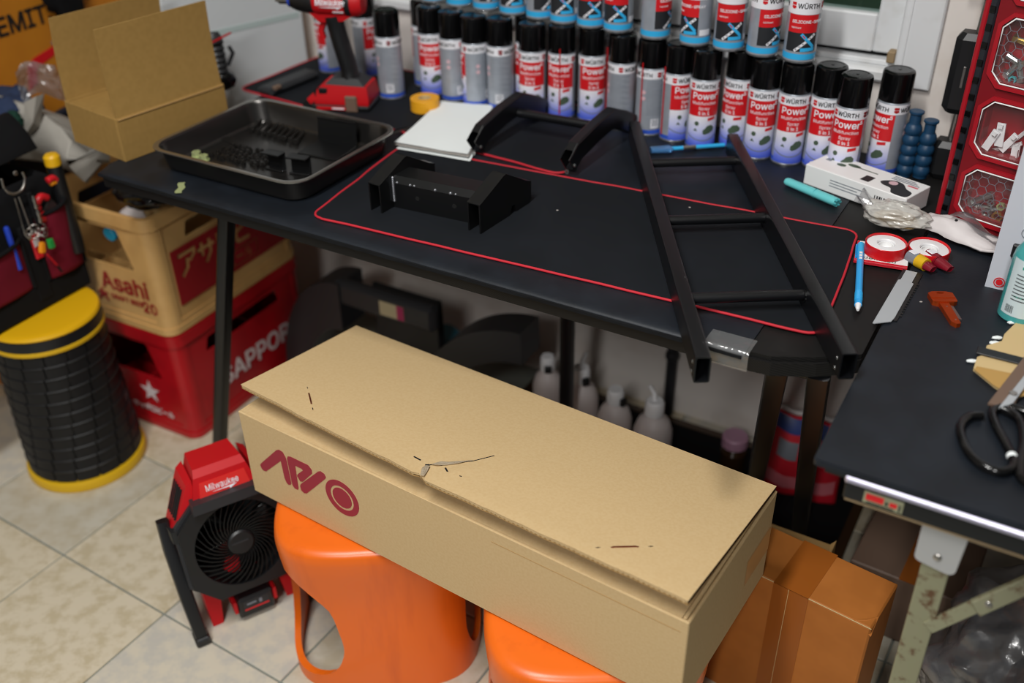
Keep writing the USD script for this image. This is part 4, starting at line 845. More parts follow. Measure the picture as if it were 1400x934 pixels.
sp_ = text('SAPPORO', 0.046, 0.0006); obj('printed_lettering', place(sp_, (-0.0001, 0.11, 0.085), (0, 1, 0), (0, 0, 1)), 'crate_print_white', cb, smooth=False)
cb2, sh2 = crate('bottle_crate', 'beige plastic bottle crate with red lettering, stacked on the red crate', 0.2872, 'crate_beige', we, Polygon([(-0.12, 0.205), (0.12, 0.205), (0.11, 0.24), (-0.11, 0.24)]).buffer(-0.006).buffer(0.006), W_, D_, H_)
at_ = text('Asahi', 0.040, 0.0006); obj('printed_lettering', [place(at_, (-0.185, 0.0001, 0.088), (1, 0, 0), (0, 0, 1)), place(text('DRAFT BEER', 0.012, 0.0006), (-0.165, 0.0001, 0.062), (1, 0, 0), (0, 0, 1)), place(text('20', 0.026, 0.0006), (-0.072, 0.0001, 0.052), (1, 0, 0), (0, 0, 1)), on_end(strokes([[(0, 0.55), (1, 0.55)], [(0.5, 1), (0.45, 0.5), (0.05, 0)], [(0.5, 0.5), (0.95, 0)]], 0.2).buffer(0), -0.205, 0.056) if False else on_end(affinity.scale(strokes([[(0, 0.6), (1, 0.6)], [(0.5, 1), (0.45, 0.5), (0.05, 0)], [(0.5, 0.5), (0.95, 0)]], 0.2), 0.03, 0.03, origin=(0, 0)), -0.205, 0.052)], 'crate_print_red', cb2, smooth=False)
ka, kw = kana('アサヒビール', 0.056, 0.17, 0.04)
blk = sbox(0.045, 0.060, 0.405, 0.192)
ka2 = affinity.translate(ka, 0.06, 0.122); sm, sw_ = kana('ビール', 0.026, 0.17, 0.1)
sm = affinity.translate(sm, 0.20, 0.078); frm = sbox(0.19, 0.070, 0.305, 0.110).difference(sbox(0.193, 0.073, 0.302, 0.107))
obj('printed_panel', on_side(blk.difference(ka2).difference(sm).difference(frm), 0, 0), 'crate_print_red', cb2, smooth=False)
def crw(x, y, z): a = math.radians(CA); return np.array([-0.745 + x * math.cos(a) - y * math.sin(a), 1.836 + x * math.sin(a) + y * math.cos(a), z])
bt_ = thing('bottle', 'bottle with a bright blue cap lying in the beige crate', 'bottle', crw(-0.185, 0.075, 0.41), CA)
obj('body', place(lathe([(0, 0.03), (0.013, 0.03), (0.016, 0.045), (0.026, 0.06), (0.026, 0.085), (0.022, 0.09), (0, 0.09)], 24), (0.04, -0.055, 0.09), (1, 0, 0), (0, 0.15, -1)), 'bottle_white', bt_); obj('cap', place(lathe([(0.0, 0.0), (0.015, 0), (0.0165, 0.002), (0.0165, 0.034), (0, 0.034)], 24), (0.04, -0.055, 0.09), (1, 0, 0), (0, 0.15, -1)), 'cyan_cap', bt_)
gj = thing('wire_roll', 'coil of grey wire lying inside the beige crate', 'wire coil', crw(-0.075, 0.10, 0.40), CA)
obj('coil', [tube([(0.036 * math.cos(a) * (1 + 0.1 * math.sin(3 * a + k)), -0.02 + 0.006 * k, 0.07 + 0.036 * math.sin(a)) for a in np.arange(20) * PI / 10], 0.004, 6, closed=True) for k in range(5)], 'can_silver', gj)
jb = thing('plastic_jug', 'pale beige plastic jug standing in the beige crate under the open carton', 'jug', crw(-0.165, 0.125, 0.3935), CA)
obj('body', [bx(-0.075, 0.078, 0.03, 0.15, 0, 0.334, 0.02)], 'masking', jb, smooth=40); obj('cap', lathe([(0.018, 0.0), (0.018, 0.012), (0, 0.013)], 20), 'bottle_white', jb) if False else None
bp = thing('black_bag', 'crumpled shiny black plastic bag on the rim of the beige crate', 'bag', crw(-0.04, 0.055, 0.585), CA)
obj('film', blob((0, 0.0, 0.028), (0.065, 0.055, 0.032), 0.35, 2.2, 3), 'black_gloss', bp, smooth=True)

# ------------------------------------------------------------------ telescopic stool and tool bag
def tele_stool():
    p = thing('telescopic_stool', 'black telescopic stool with yellow rings, on the tiles under the tool bag', 'stool', (-0.985, 1.79, 0), 12)
    rb, rt, z0, z1 = 0.123, 0.112, 0.026, 0.352
    obj('base_ring', lathe([(0.02, 0), (0.128, 0), (0.130, 0.003), (0.130, 0.018), (0.127, 0.024), (0.118, 0.026), (0.02, 0.026)], 48), 'yellow_plain', p, smooth=40)
    obj('core', lathe([(0.0, z0), (rb - 0.006, z0), (rt - 0.006, z1), (0, z1)], 40), 'black_plastic', p)
    rows, cols = 11, 16
    for i in range(rows):
        za, zb = z0 + (z1 - z0) * i / rows, z0 + (z1 - z0) * (i + 1) / rows
        for k in range(cols):
            a0 = (k + (0.12 * i)) * 2 * PI / cols; a1 = a0 + 2 * PI / cols * 0.93
            if math.sin((a0 + a1) / 2 + math.radians(12)) > 0.55: continue      # the far side, never seen past the crate
            V = []
            for zz, dr in ((za + 0.0012, 0.0), (zb - 0.006, -0.0005), (zb - 0.001, 0.0026), (zb + 0.001, 0.0)):
                r_ = rb + (rt - rb) * (zz - z0) / (z1 - z0) + dr
                for a in np.linspace(a0, a1, 5): V.append((r_ * math.cos(a), r_ * math.sin(a), zz))
            F = [];
            for q in range(3):
                for j in range(4): b = q * 5 + j; F += [[b, b + 1, b + 6], [b, b + 6, b + 5]]
            V = np.array(V); n = len(V); V2 = V.copy(); V2[:, :2] *= 0.965
            E = [(j, j + 1) for j in range(4)] + [(4, 9), (9, 14), (14, 19)] + [(19 - j, 18 - j) for j in range(4)] + [(15, 10), (10, 5), (5, 0)]
            for a, b in E: F += [[b, a, a + n], [b, a + n, b + n]]
            obj('band_segment', trimesh.Trimesh(np.vstack([V, V2]), np.array(F), process=False), 'scale_black', p, smooth=False)
    obj('lower_ring', lathe([(0.05, 0.350), (0.114, 0.350), (0.117, 0.353), (0.117, 0.360), (0.114, 0.362), (0.05, 0.362)], 48), 'yellow_plain', p, smooth=40)
    obj('collar', lathe([(0.05, 0.362), (0.1155, 0.362), (0.1165, 0.366), (0.115, 0.385), (0.05, 0.386)], 48), 'black_plastic', p, smooth=40)
    obj('seat', lathe([(0.05, 0.386), (0.114, 0.386), (0.1155, 0.389), (0.113, 0.395), (0.10, 0.398), (0.0, 0.398)], 48), 'yellow', p, smooth=40)
tele_stool()
def tool_bag():
    a = np.array([-0.916, 1.892, 0.3995]); p = thing('tool_bag', 'black fabric tool bag with maroon outer pockets, sitting on the telescopic stool', 'tool bag', a, 240.0)
    # local: x runs to the left along the front face, y is away from the camera (to -x of the world)
    L, D, H = 0.46, 0.20, 0.32
    def face(u, v): return u, v
    body = bx(0, L, -D, -0.004, 0.0, H, 0.03); v = body.vertices; obj('body', cut(bx(0, L, -D, -0.004, 0.0, 0.27, 0.028), bx(0.02, L - 0.02, -D + 0.02, -0.026, 0.06, 0.4, 0.02)), 'black_cloth', p, smooth=40)
    obj('base_band', bx(-0.004, L + 0.004, -D - 0.004, 0.004, -0.0, 0.058, 0.006), 'black_cloth', p)
    def pocket(x0, x1, z0, z1, puff, seed, tilt=0.0):
        def fn(u, w):
            x = x0 + (x1 - x0) * u; z = z0 + (z1 - z0) * w + tilt * (u - 0.5) * w
            y = 0.002 + puff * np.sin(PI * np.clip(u, 0, 1)) ** 0.7 * (0.35 + 0.65 * w) + 0.004 * (meshkit.fbm(np.c_[u * 4, w * 3, 0 * u + seed], 3, seed) - 0.5) * np.sin(PI * u)
            return np.c_[x, y, z]
        m = sheet(fn, 22, 14, -0.004); q = obj('pocket', m, 'maroon_cloth', p, smooth=True)
        obj('trim', tube([(x0 + (x1 - x0) * u, 0.003 + puff * math.sin(PI * u) ** 0.7, z1 + tilt * (u - 0.5)) for u in np.linspace(0, 1, 16)], 0.0042, 6), 'black_cloth', q, smooth=True)
        [obj('side_trim', tube([(xx, 0.004, z0 + 0.0), (xx, 0.005, z1 + tilt * (0.5 if xx == x1 else -0.5))], 0.005, 6), 'black_cloth', q, smooth=True) for xx in (x0, x1)]
    pocket(0.000, 0.092, 0.058, 0.212, 0.034, 1, -0.02); pocket(0.128, 0.29, 0.058, 0.168, 0.026, 2, 0.0); pocket(0.30, 0.455, 0.058, 0.168, 0.026, 3)
    obj('pocket_panel', bx(0.092, 0.126, -0.004, 0.006, 0.02, 0.19, 0.003), 'black_cloth', p)
    obj('top_flap', sheet(lambda u, w: np.c_[0.02 + 0.42 * u, -0.02 - 0.10 * w + 0.01 * np.sin(u * 7), 0.255 + 0.11 * np.sin(PI * (0.15 + 0.6 * w)) + 0.02 * meshkit.fbm(np.c_[u * 3, w * 3, 0 * u], 3, 5)], 22, 12, 0.006), 'black_cloth', p, smooth=True)
    r = obj('d_ring', tube([(0.112 + 0.024 * math.cos(t), 0.020, 0.292 + 0.026 * math.sin(t)) for t in np.linspace(0.9 * PI, 2.1 * PI, 16)] + [(0.135, 0.020, 0.305)], 0.0024, 8), 'steel', p, smooth=True, label='silver D-shaped ring')
    obj('rivet', place(lathe([(0.005, 0), (0.004, 0.002), (0, 0.003)], 12), (0.105, 0.022, 0.305), (-1, 0, 0), (0, 0, 1)), 'steel', p)
    return a
ta_ = tool_bag()
bd = np.array([math.cos(math.radians(240)), math.sin(math.radians(240)), 0]); bn = np.array([-bd[1], bd[0], 0])
def bagp(x, y, z): return ta_ + bd * x + bn * y + np.array([0, 0, z])
kc = thing('key_cluster', 'bunch of metal clips, rings and coloured charms hanging from the tool bag ring', 'keys', bagp(0.10, 0.036, 0.13), 240)
obj('carabiner', tube([(0.030, 0, 0.135), (0.034, 0, 0.06), (0.026, 0, 0.045), (0.018, 0, 0.06), (0.022, 0, 0.135)], 0.0018, 6), 'steel', kc, smooth=True)
obj('strap', [bx(-0.006, 0.004, -0.004, 0.004, 0.06, 0.135, 0.002)], 'black_cloth', kc)
for i, (x, z, r) in enumerate(((0.016, 0.052, .009), (0.004, 0.05, .010), (-0.004, 0.058, .008), (0.010, 0.062, .008), (-0.008, 0.046, .009), (0.020, 0.062, .008))):
    obj('ring', tube([(x + r * math.cos(t), 0.004 * math.sin(t * 2 + i), z + r * math.sin(t)) for t in np.arange(14) * PI / 7], 0.0013, 6, closed=True), 'steel', kc, smooth=True)
obj('swivel_clip', [place(lathe([(0.003, 0), (0.0045, 0.004), (0.003, 0.012), (0.0045, 0.02), (0.002, 0.028)], 10), (-0.004, 0.004, z), (1, 0, 0), (0, 1, 0)) for z in (0.07, 0.10)], 'steel', kc)
obj('orange_charm', place(lathe([(0.0, 0), (0.0065, 0.0), (0.0075, 0.004), (0.0065, 0.02), (0.002, 0.022)], 6), (0.014, 0.006, 0.012), (1, 0, 0.3), (0, 1, 0)), 'orange_small', kc); obj('green_charm', place(lathe([(0.0, 0), (0.007, 0.0), (0.008, 0.004), (0.007, 0.018), (0.002, 0.02)], 6), (-0.010, 0.006, 0.012), (1, 0, 0), (0, 1, 0)), 'green_small', kc)
obj('red_key', sweep([(0.006, 0.008, 0.004), (-0.008, 0.008, -0.028)], rectp(0.006, 0.002, 0.0005)), 'red_small', kc); obj('black_key', sweep([(-0.008, 0.008, -0.028), (-0.014, 0.008, -0.045)], rectp(0.008, 0.003, 0.001)), 'black_plastic', kc)
mk = thing('marker', 'blue marker pen standing in the tool bag pocket', 'marker', bagp(0.152, 0.012, 0.115), 240); obj('barrel', sweep([(0, 0, 0), (0, 0, 0.085)], circ(0.0055, 12)), 'blue_small', mk); obj('cap', lathe([(0.006, 0.06), (0.006, 0.09), (0.004, 0.094), (0, 0.0945)], 12), 'blue_small', mk)
sn = thing('snips', 'pair of snips with red and orange handles standing in the right tool bag pocket', 'snips', bagp(0.048, 0.014, 0.105), 240)
obj('red_grip', tube(smoothpath([(0.024, 0.004, 0.085), (0.032, 0.006, 0.118), (0.020, 0.006, 0.134), (0.004, 0.004, 0.125)], 5), 0.0075, 10), 'red_small', sn, smooth=True, label='red grip'); obj('orange_grip', tube(smoothpath([(-0.012, 0.004, 0.07), (-0.030, 0.006, 0.11), (-0.030, 0.006, 0.145), (-0.010, 0.006, 0.152)], 5), 0.0062, 10), 'orange_small', sn, smooth=True, label='orange grip')
obj('red_tip', tube(smoothpath([(-0.030, 0.008, 0.148), (-0.020, 0.008, 0.160), (-0.004, 0.008, 0.160)], 5), 0.0068, 10), 'red_small', sn, smooth=True); obj('jaw', hull(np.array([[0.012, 0, 0.0], [-0.012, 0, 0.0], [0.022, 0.006, 0.10], [-0.014, 0.006, 0.10], [0.022, -0.004, 0.10], [-0.014, -0.004, 0.10], [0.0, 0.006, 0.125]])), 'steel', sn)
kn_ = thing('knife_holder', 'small red and white tool tucked between the tool bag pockets', 'tool', bagp(0.102, 0.010, 0.115), 240); obj('body', bx(-0.010, 0.008, -0.003, 0.004, 0, 0.055, 0.002), 'red_small', kn_); obj('white_panel', bx(-0.007, 0.006, 0.0035, 0.0046, 0.028, 0.044, 0.0005), 'print_white', kn_)
ys = thing('screwdriver', 'screwdriver with a yellow and black handle standing in the right tool bag pocket', 'screwdriver', bagp(0.016, 0.016, 0.092), 240); obj('handle', lathe([(0.0, 0), (0.014, 0), (0.015, 0.10), (0.015, 0.205), (0.0, 0.206)], 14), 'black_plastic', ys); obj('yellow_cap', [lathe([(0.0155, 0.195), (0.0162, 0.198), (0.0162, 0.213), (0.012, 0.218), (0, 0.219)], 14), arc(0.0158, -0.6, 1.0, 0.15, 0.198, 6)], 'yellow', ys)

# ------------------------------------------------------------------ fan on the floor
def fan():
    K = 0.90
    def obj(name, mesh, m, parent=None, **k):
        mesh = cat(mesh) if isinstance(mesh, list) else mesh.copy()
        mesh.apply_scale(K); return globals()['obj'](name, mesh, m, parent, **k)
    p = thing('cordless_fan', 'red and black cordless floor fan beside the left orange stool', 'fan', (-0.518, 1.346, 0), 30.0)
    # local: x along the face to the right, -y = where it blows, tilted upwards a little
    tl = math.radians(14)
    def tilt(m):
        m = m.copy(); m.apply_transform(trimesh.transformations.rotation_matrix(-tl, [1, 0, 0], [0, 0, 0.19])); return m
    def octa(w, h, c): return Polygon([(-w + c, -h), (w - c, -h), (w, -h + c), (w, h - c), (w - c, h), (-w + c, h), (-w, h - c), (-w, -h + c)])
    def ext(pg, y0, y1, z=0.195): return tilt(place(prism(pg, y1 - y0), (0, y1, z), (1, 0, 0), (0, 0, 1)))
    bez = octa(0.112, 0.108, 0.045)
    R0 = 0.092
    f_ = obj('front_bezel', ext(bez.difference(Point(0, 0).buffer(R0, 24)), -0.050, -0.022), 'black_plastic', p, smooth=25)
    obj('visor', ext(Polygon([(-0.075, 0.098), (0.075, 0.098), (0.072, 0.120), (-0.072, 0.120)]), -0.066, -0.030), 'dark_plastic', f_, smooth=25)
    obj('bezel_lip', [ext(octa(0.118, 0.113, 0.048).difference(octa(0.104, 0.100, 0.040)), -0.036, -0.020)], 'dark_plastic', f_, smooth=25)
    obj('housing', ext(octa(0.106, 0.104, 0.045).difference(Point(0, 0).buffer(0.098, 24)), -0.022, 0.070), 'tool_red', p, smooth=25)
    obj('duct', ext(Point(0, 0).buffer(0.0978, 24).difference(Point(0, 0).buffer(0.0945, 24)), -0.020, 0.058), 'hole', p, smooth=30)
    obj('back_wall', ext(Point(0, 0).buffer(0.095, 24), 0.055, 0.060), 'hole', p)
    for k in range(36):
        t0 = k * 2 * PI / 36; P = []
        for q in np.linspace(0, 1, 6):
            r = 0.028 + (R0 - 0.026) * q; t = t0 + 0.9 * (1 - q) ** 1.3; P.append((r * math.cos(t), -0.044 - 0.004 * math.sin(q * PI), 0.195 + r * math.sin(t)))
        obj('grille_bar', tilt(sweep(P, rectp(0.0018, 0.004), up=(0, 1, 0))), 'black_part', p, smooth=False)
    h_ = obj('hub_cap', tilt(place(lathe([(0.027, 0), (0.027, 0.006), (0.023, 0.0095), (0, 0.010)], 24), (0, -0.042, 0.195), (1, 0, 0), (0, 0, 1))), 'black_plastic', p, smooth=35)
    obj('hub_print', tilt(bx(-0.020, 0.014, -0.0524, -0.0515, 0.196, 0.200)), 'dark_plastic', h_, smooth=False)
    for k in range(5):
        t = k * 2 * PI / 5; B = sheet(lambda u, v: np.c_[(0.02 + 0.066 * u) * np.cos(t + (v - 0.5) * 0.9), 0.0 + 0.03 * (v - 0.5), 0.195 + (0.02 + 0.066 * u) * np.sin(t + (v - 0.5) * 0.9)], 6, 5, 0.002)
        obj('blade', tilt(B), 'black_gloss', p, smooth=True)
    # red head above the bezel
    hd = np.array([[x, y, z] for x, y, z in [(-0.070, -0.042, 0.298), (0.066, -0.042, 0.298), (-0.054, -0.037, 0.356), (0.050, -0.037, 0.356), (-0.050, -0.026, 0.370), (0.046, -0.026, 0.370), (-0.046, 0.055, 0.376), (0.042, 0.055, 0.376), (-0.070, 0.07, 0.298), (0.066, 0.07, 0.298)]])
    h2 = obj('head', tilt(hull(hd)), 'tool_red', p, smooth=25)
    obj('front_plate', tilt(hull(np.array([[-0.054, -0.0445, 0.306], [0.050, -0.0445, 0.306], [-0.046, -0.0395, 0.344], [0.044, -0.0395, 0.344], [-0.054, -0.042, 0.306], [0.050, -0.042, 0.306], [-0.046, -0.037, 0.344], [0.044, -0.037, 0.344]]))), 'tool_red_shiny', h2, smooth=20)
    lg = text('Milwaukee', 0.0130, 0.0010, False); w = lg.bounds[1, 0]; lg.apply_scale([0.066 / w, 1, 1]); w = 0.066
    lg = cat([lg, prism(Polygon([(0.012, -0.004), (w * 0.92, -0.002), (w * 0.70, -0.0085), (w * 0.68, -0.005)]), 0.001)])
    obj('lettering', tilt(place(lg, (-0.038, -0.0425, 0.324), (1, 0, 0.0), (0, 0.13, 1))), 'print_white', h2, smooth=False)
    # vented red shoulder on the left
    sh = hull(np.array([[-0.058, -0.030, 0.352], [-0.056, 0.06, 0.360], [-0.108, -0.022, 0.262], [-0.108, 0.068, 0.262], [-0.116, 0.0, 0.25], [-0.116, 0.06, 0.25], [-0.06, -0.03, 0.28], [-0.06, 0.06, 0.28], [-0.07, -0.03, 0.345], [-0.07, 0.06, 0.350]])); sh2 = sh.copy(); sh2.vertices[:, 0] *= -1; sh2.faces = sh2.faces[:, ::-1]
    s_ = obj('shoulder', tilt(sh), 'tool_red', p, smooth=25); obj('shoulder', tilt(sh2), 'tool_red', p, smooth=25)
    for k in range(5): obj('vent_slot', tilt(mv(place(bx(-0.032, 0.032, -0.0021, 0.0021, -0.002, 0.0035), (0, 0, 0), (0.42, 0, 0.9), (0, 1, 0)), -0.0905, -0.012 + 0.0145 * k, 0.303)), 'hole', s_, smooth=False)
    obj('shoulder_guard', [tilt(hull(np.array([[sx * 0.10, -0.044, 0.262], [sx * 0.122, -0.034, 0.262], [sx * 0.124, -0.012, 0.268], [sx * 0.122, -0.034, 0.236], [sx * 0.10, -0.044, 0.236], [sx * 0.124, -0.012, 0.24]]))) for sx in (-1,)], 'black_plastic', p, smooth=25)
    # stand
    for sx in (-1, 1):
        pts = [(sx * (0.126 if sx < 0 else .112), 0.045, 0.255), (sx * (0.128 if sx < 0 else .113), 0.02, 0.195), (sx * (0.126 if sx < 0 else .112), -0.03, 0.10), (sx * (0.122 if sx < 0 else .110), -0.055, 0.018)]
        obj('stand_leg', sweep(pts, rectp(0.026, 0.034, 0.006), up=(0, 1, 0), scale=[0.9, 1, 1.05, 1.0]), 'black_plastic', p, smooth=30); obj('foot', bx((-0.122 if sx < 0 else .108) - 0.015, (-0.122 if sx < 0 else .108) + 0.015, -0.078, -0.040, 0, 0.022, 0.005), 'black_plastic', p)
        obj('red_leg', hull(np.array([[sx * 0.095, -0.018, 0.095], [sx * 0.058, -0.018, 0.095], [sx * 0.095, 0.045, 0.095], [sx * 0.058, 0.045, 0.095], [sx * 0.092, -0.035, 0.0], [sx * 0.070, -0.035, 0.0], [sx * 0.092, 0.03, 0.0], [sx * 0.070, 0.03, 0.0]])), 'tool_red', p, smooth=25)
    obj('red_base', hull(np.array([[x, y, z] for x in (-0.085, 0.085) for y in (-0.012, 0.06) for z in (0.068, 0.105)])), 'tool_red', p, smooth=25)
    b_ = obj('battery', bx(-0.038, 0.038, -0.060, 0.045, 0.012, 0.066, 0.006), 'black_plastic', p); obj('battery_tab', [bx(-0.046, -0.038, -0.058, 0.03, 0.030, 0.062, 0.002)], 'tool_red', b_); obj('battery_tab', [bx(0.038, 0.046, -0.058, 0.03, 0.030, 0.062, 0.002)], 'tool_red', b_)
    obj('battery_label', bx(-0.026, 0.026, -0.0612, -0.0595, 0.034, 0.060, 0.001), 'print_dark', b_); obj('battery_stripe', bx(-0.026, 0.026, -0.0618, -0.0608, 0.034, 0.0375), 'print_red', b_); obj('battery_print', [bx(-0.020, 0.0, -0.0618, -0.0608, 0.048, 0.052), bx(0.006, 0.012, -0.0618, -0.0608, 0.044, 0.054)], 'print_grey', b_, smooth=False)
fan()

# ------------------------------------------------------------------ far left: cabinet, lubricant carton, cloth, tub, clear bag, air tool
cab = thing('white_board', 'smooth white board with a grey-green band, standing behind the open carton', 'board', (-0.468, 2.352, 0.577), 40.75)
obj('panel', bx(-0.335, 0.0, 0.0, 0.018, 0.0, 0.62, 0.006), 'white_cabinet', cab); obj('band', bx(-0.325, -0.012, -0.0012, 0.001, 0.262, 0.275, 0.0005), 'cabinet_band', cab)
oc = thing('lubricant_carton', 'large orange cardboard carton with black lettering at the far left', 'carton', (-1.15, 2.22, 0), 62.0)
obj('body', bx(-0.20, 0.50, 0, 0.30, 0, 1.05, 0.004), 'carton_orange', oc); obj('top_tape', bx(-0.2, 0.5, 0.13, 0.18, 1.049, 1.0512), 'brown_tape', oc)
idt = text('IDEMITSU', 0.040, 0.0012); obj('printed_lettering', place(idt, (-0.034, -0.0008, 0.834), (1, 0, 0), (0, 0, 1)), 'print_ink', oc, smooth=False)
obj('printed_lettering', place(text('NU', 0.045, 0.0012), (0.262, -0.0008, 0.856), (1, 0, 0), (0, 0, 1)), 'print_ink', oc, smooth=False)
obj('printed_emblem', place(prism(Polygon([(0, 0), (0.012, 0.05), (0.035, 0.066), (0.10, 0.078), (0.09, 0.058), (0.042, 0.046), (0.030, 0.036), (0.026, 0.012)]).buffer(0.001), 0.0012), (0.070, -0.0008, 0.700), (0.85, 0, 0), (0, 0, 1)), 'print_red', oc, smooth=False)
obj('printed_dot', place(prism(Point(0, 0).buffer(0.005), 0.0012), (0.168, -0.0008, 0.785), (1, 0, 0), (0, 0, 1)), 'print_grey', oc, smooth=False)
dk = thing('dark_jacket', 'dark folded cloth hanging against the orange carton beside its lettering', 'cloth', (-1.045, 2.40, 0.80), 62)
obj('fold', blob((0, -0.026, 0.125), (0.055, 0.022, 0.105), 0.35, 2.0, 8), 'black_cloth', dk, smooth=True)
lid = thing('navy_lid', 'large round navy blue plastic lid leaning against the orange carton behind the tool bag', 'lid', (-1.15 + 0.47 * 0.14 + 0.883 * 0.03, 2.22 + 0.883 * 0.14 - 0.469 * 0.03, 0), 62)
obj('disc', place(lathe([(0, 0), (0.305, 0), (0.32, 0.004), (0.325, 0.012), (0.32, 0.020), (0.31, 0.022), (0.305, 0.014), (0, 0.012)], 56), (0, 0.0, 0.327), (1, 0, 0), (0, 0, 1)), 'navy_tub', lid, smooth=40)
def cloth(name, label, c, s, m, seed, rz=0, amp=0.3, f=2.2):
    p = thing(name, label, 'cloth', c, rz); b = blob((0, 0, 0), s, amp, f, seed, 4); v = b.vertices; n = b.vertex_normals
    b.vertices = v + n * (0.016 * np.sin(18 * v[:, :1] + 9 * v[:, 2:3] + seed) * np.cos(11 * v[:, 1:2])); b.apply_translation([0, 0, -b.bounds[0, 2]]); obj('fabric', b, m, p, smooth=True); return p
cloth('work_jacket', 'crumpled navy blue work clothing heaped behind the tool bag', (-1.115, 2.10, 0.60), (0.10, 0.09, 0.085), 'navy_cloth', 4, 20)
cloth('green_cloth', 'dark green cloth tucked in the heap of navy work clothing', (-1.05, 2.03, 0.70), (0.022, 0.02, 0.022), 'green_cloth', 6)
gc = thing('canvas_bag', 'pale grey canvas bag slumped between the navy clothing and the open carton', 'bag', (-0.99, 2.10, 0.595), -30)
def canv(u, v): return np.c_[-0.12 + 0.26 * u, -0.07 + 0.03 * np.sin(3 * u) - 0.03 * np.sin(v * 3), 0.0 + 0.16 * v * (1 - 0.4 * u) + 0.02 * meshkit.fbm(np.c_[u * 3, v * 3, 0 * u], 3, 9)]
obj('panel', sheet(canv, 22, 18, 0.09), 'grey_cloth', gc, smooth=True)
obj('folded_corner', hull(np.array([[0.0, -0.085, 0.09], [0.045, -0.085, 0.13], [0.06, -0.07, 0.185], [0.015, -0.07, 0.165], [0.03, -0.06, 0.11], [0.06, -0.05, 0.185]])), 'grey_cloth', gc, smooth=False)
cbg = thing('clear_bag', 'small crumpled clear plastic bag in front of the red emblem on the orange carton', 'plastic bag', (-0.965, 2.08, 0.745), 35)
def cfn(u, v):
    w = meshkit.fbm(np.c_[u * 4, v * 4, 0 * u], 3, 2); return np.c_[-0.065 + (0.10 - 0.02 * v) * u, 0.015 * np.sin(6 * u + 3 * v) + 0.03 * (w - 0.5), 0.0 + 0.075 * v + 0.014 * u + 0.015 * np.sin(5 * u)]
obj('film', sheet(cfn, 26, 20, 0.0006), 'clear_bag', cbg, smooth=True)
ag = thing('air_ratchet', 'dark air tool with a ribbed black grip leaning behind the open carton', 'air tool', (-0.615, 2.11, 0.742), 20)
obj('grip', place(lathe([(0.0, 0), (0.016, 0.0), (0.018, 0.01)] + [(0.018 + (0.002 if k % 2 else -0.001), 0.012 + 0.006 * k) for k in range(12)] + [(0.018, 0.09), (0.013, 0.10), (0, 0.102)], 16), (0, 0, 0.03), (1, 0, 0), (0, 1, -0.15)), 'dark_plastic', ag, smooth=False)
obj('head', blob((0.002, 0, 0.030), (0.030, 0.024, 0.022), 0.12, 2.5, 2), 'black_gloss', ag, smooth=True); obj('trigger', sweep([(0.02, 0, 0.06), (0.034, 0.0, 0.085), (0.028, 0, 0.10)], rectp(0.008, 0.006, 0.002), up=(0, 1, 0)), 'dark_plastic', ag); obj('red_band', sweep([(-0.020, -0.018, 0.112), (0.036, -0.016, 0.132)], rectp(0.003, 0.004, 0.001)), 'tool_red', ag)
gb = thing('grey_pouch', 'dark grey pouch with a red-edged flap on the bench behind the metal tray', 'pouch', T(-0.905, 0.50, TZ + 0.0036), 55)
obj('body', bx(-0.06, 0.09, -0.02, 0.025, 0, 0.018, 0.007), 'dark_plastic', gb); obj('buckle', bx(-0.05, -0.03, -0.024, -0.012, 0.012, 0.022, 0.003), 'tag_brown', gb)

# ------------------------------------------------------------------ under the bench
fr_ = thing('wheel_arch_panel', 'dark grey moulded plastic panel with two curved ends and a sticker, under the bench', 'plastic panel', (-0.275, 1.952, 0), -31)
def archband(cx, r0, r1, a0, a1, y0, y1, flat=1.0):
    A = np.radians(np.linspace(a0, a1, 24)); pg = Polygon([(cx + r1 * math.cos(a), r1 * flat * math.sin(a)) for a in A] + [(cx + r0 * math.cos(a), r0 * flat * math.sin(a)) for a in A[::-1]]); return place(prism(pg, y1 - y0), (0, y1, 0.0), (1, 0, 0), (0, 0, 1))
obj('curved_end', [archband(-0.125, 0.125, 0.20, 88, 180, -0.04, 0.05, 1.66)], 'dark_plastic', fr_, smooth=30); obj('curved_end', [archband(0.37, 0.235, 0.305, 92, 180, -0.03, 0.05, 1.12)], 'dark_plastic', fr_, smooth=30)
obj('cross_bar', bx(-0.14, 0.14, -0.035, 0.0, 0.272, 0.338, 0.012), 'dark_plastic', fr_)
st_ = obj('sticker', bx(-0.005, 0.062, -0.0362, -0.0348, 0.286, 0.322), 'sticker', fr_); obj('magenta_block', bx(0.043, 0.062, -0.0366, -0.0360, 0.286, 0.322), 'sticker_magenta', st_)
obj('back_plate', bx(-0.10, 0.10, 0.05, 0.07, 0.0, 0.30, 0.01), 'black_plastic', fr_)
tc = thing('teal_capped_tub', 'small pale tub with a dark teal lid by the wall under the bench', 'tub', (-0.172, 2.06, 0), 0)
obj('body', lathe([(0, 0), (0.042, 0), (0.045, 0.01), (0.045, 0.10), (0, 0.10)], 24), 'pack_pink', tc); obj('lid', lathe([(0.047, 0.10), (0.047, 0.135), (0.04, 0.145), (0, 0.146)], 24), 'teal_cap', tc)
dark_bar = thing('dark_wall_bar', 'dark grey bar standing in for a dark gap on the wall under the bench', 'dark_bar', T(-0.052, 0.744, 0), 0); obj('dark_bar', cyl((0, 0, 0), (0, 0, 0.7), 0.013, 14), 'dark_plastic', dark_bar); obj('clip', lathe([(0.0135, 0.16), (0.017, 0.163), (0.017, 0.173), (0.0135, 0.176)], 14), 'dark_plastic', dark_bar)  # added bar, drawn for a dark vertical gap on the wall
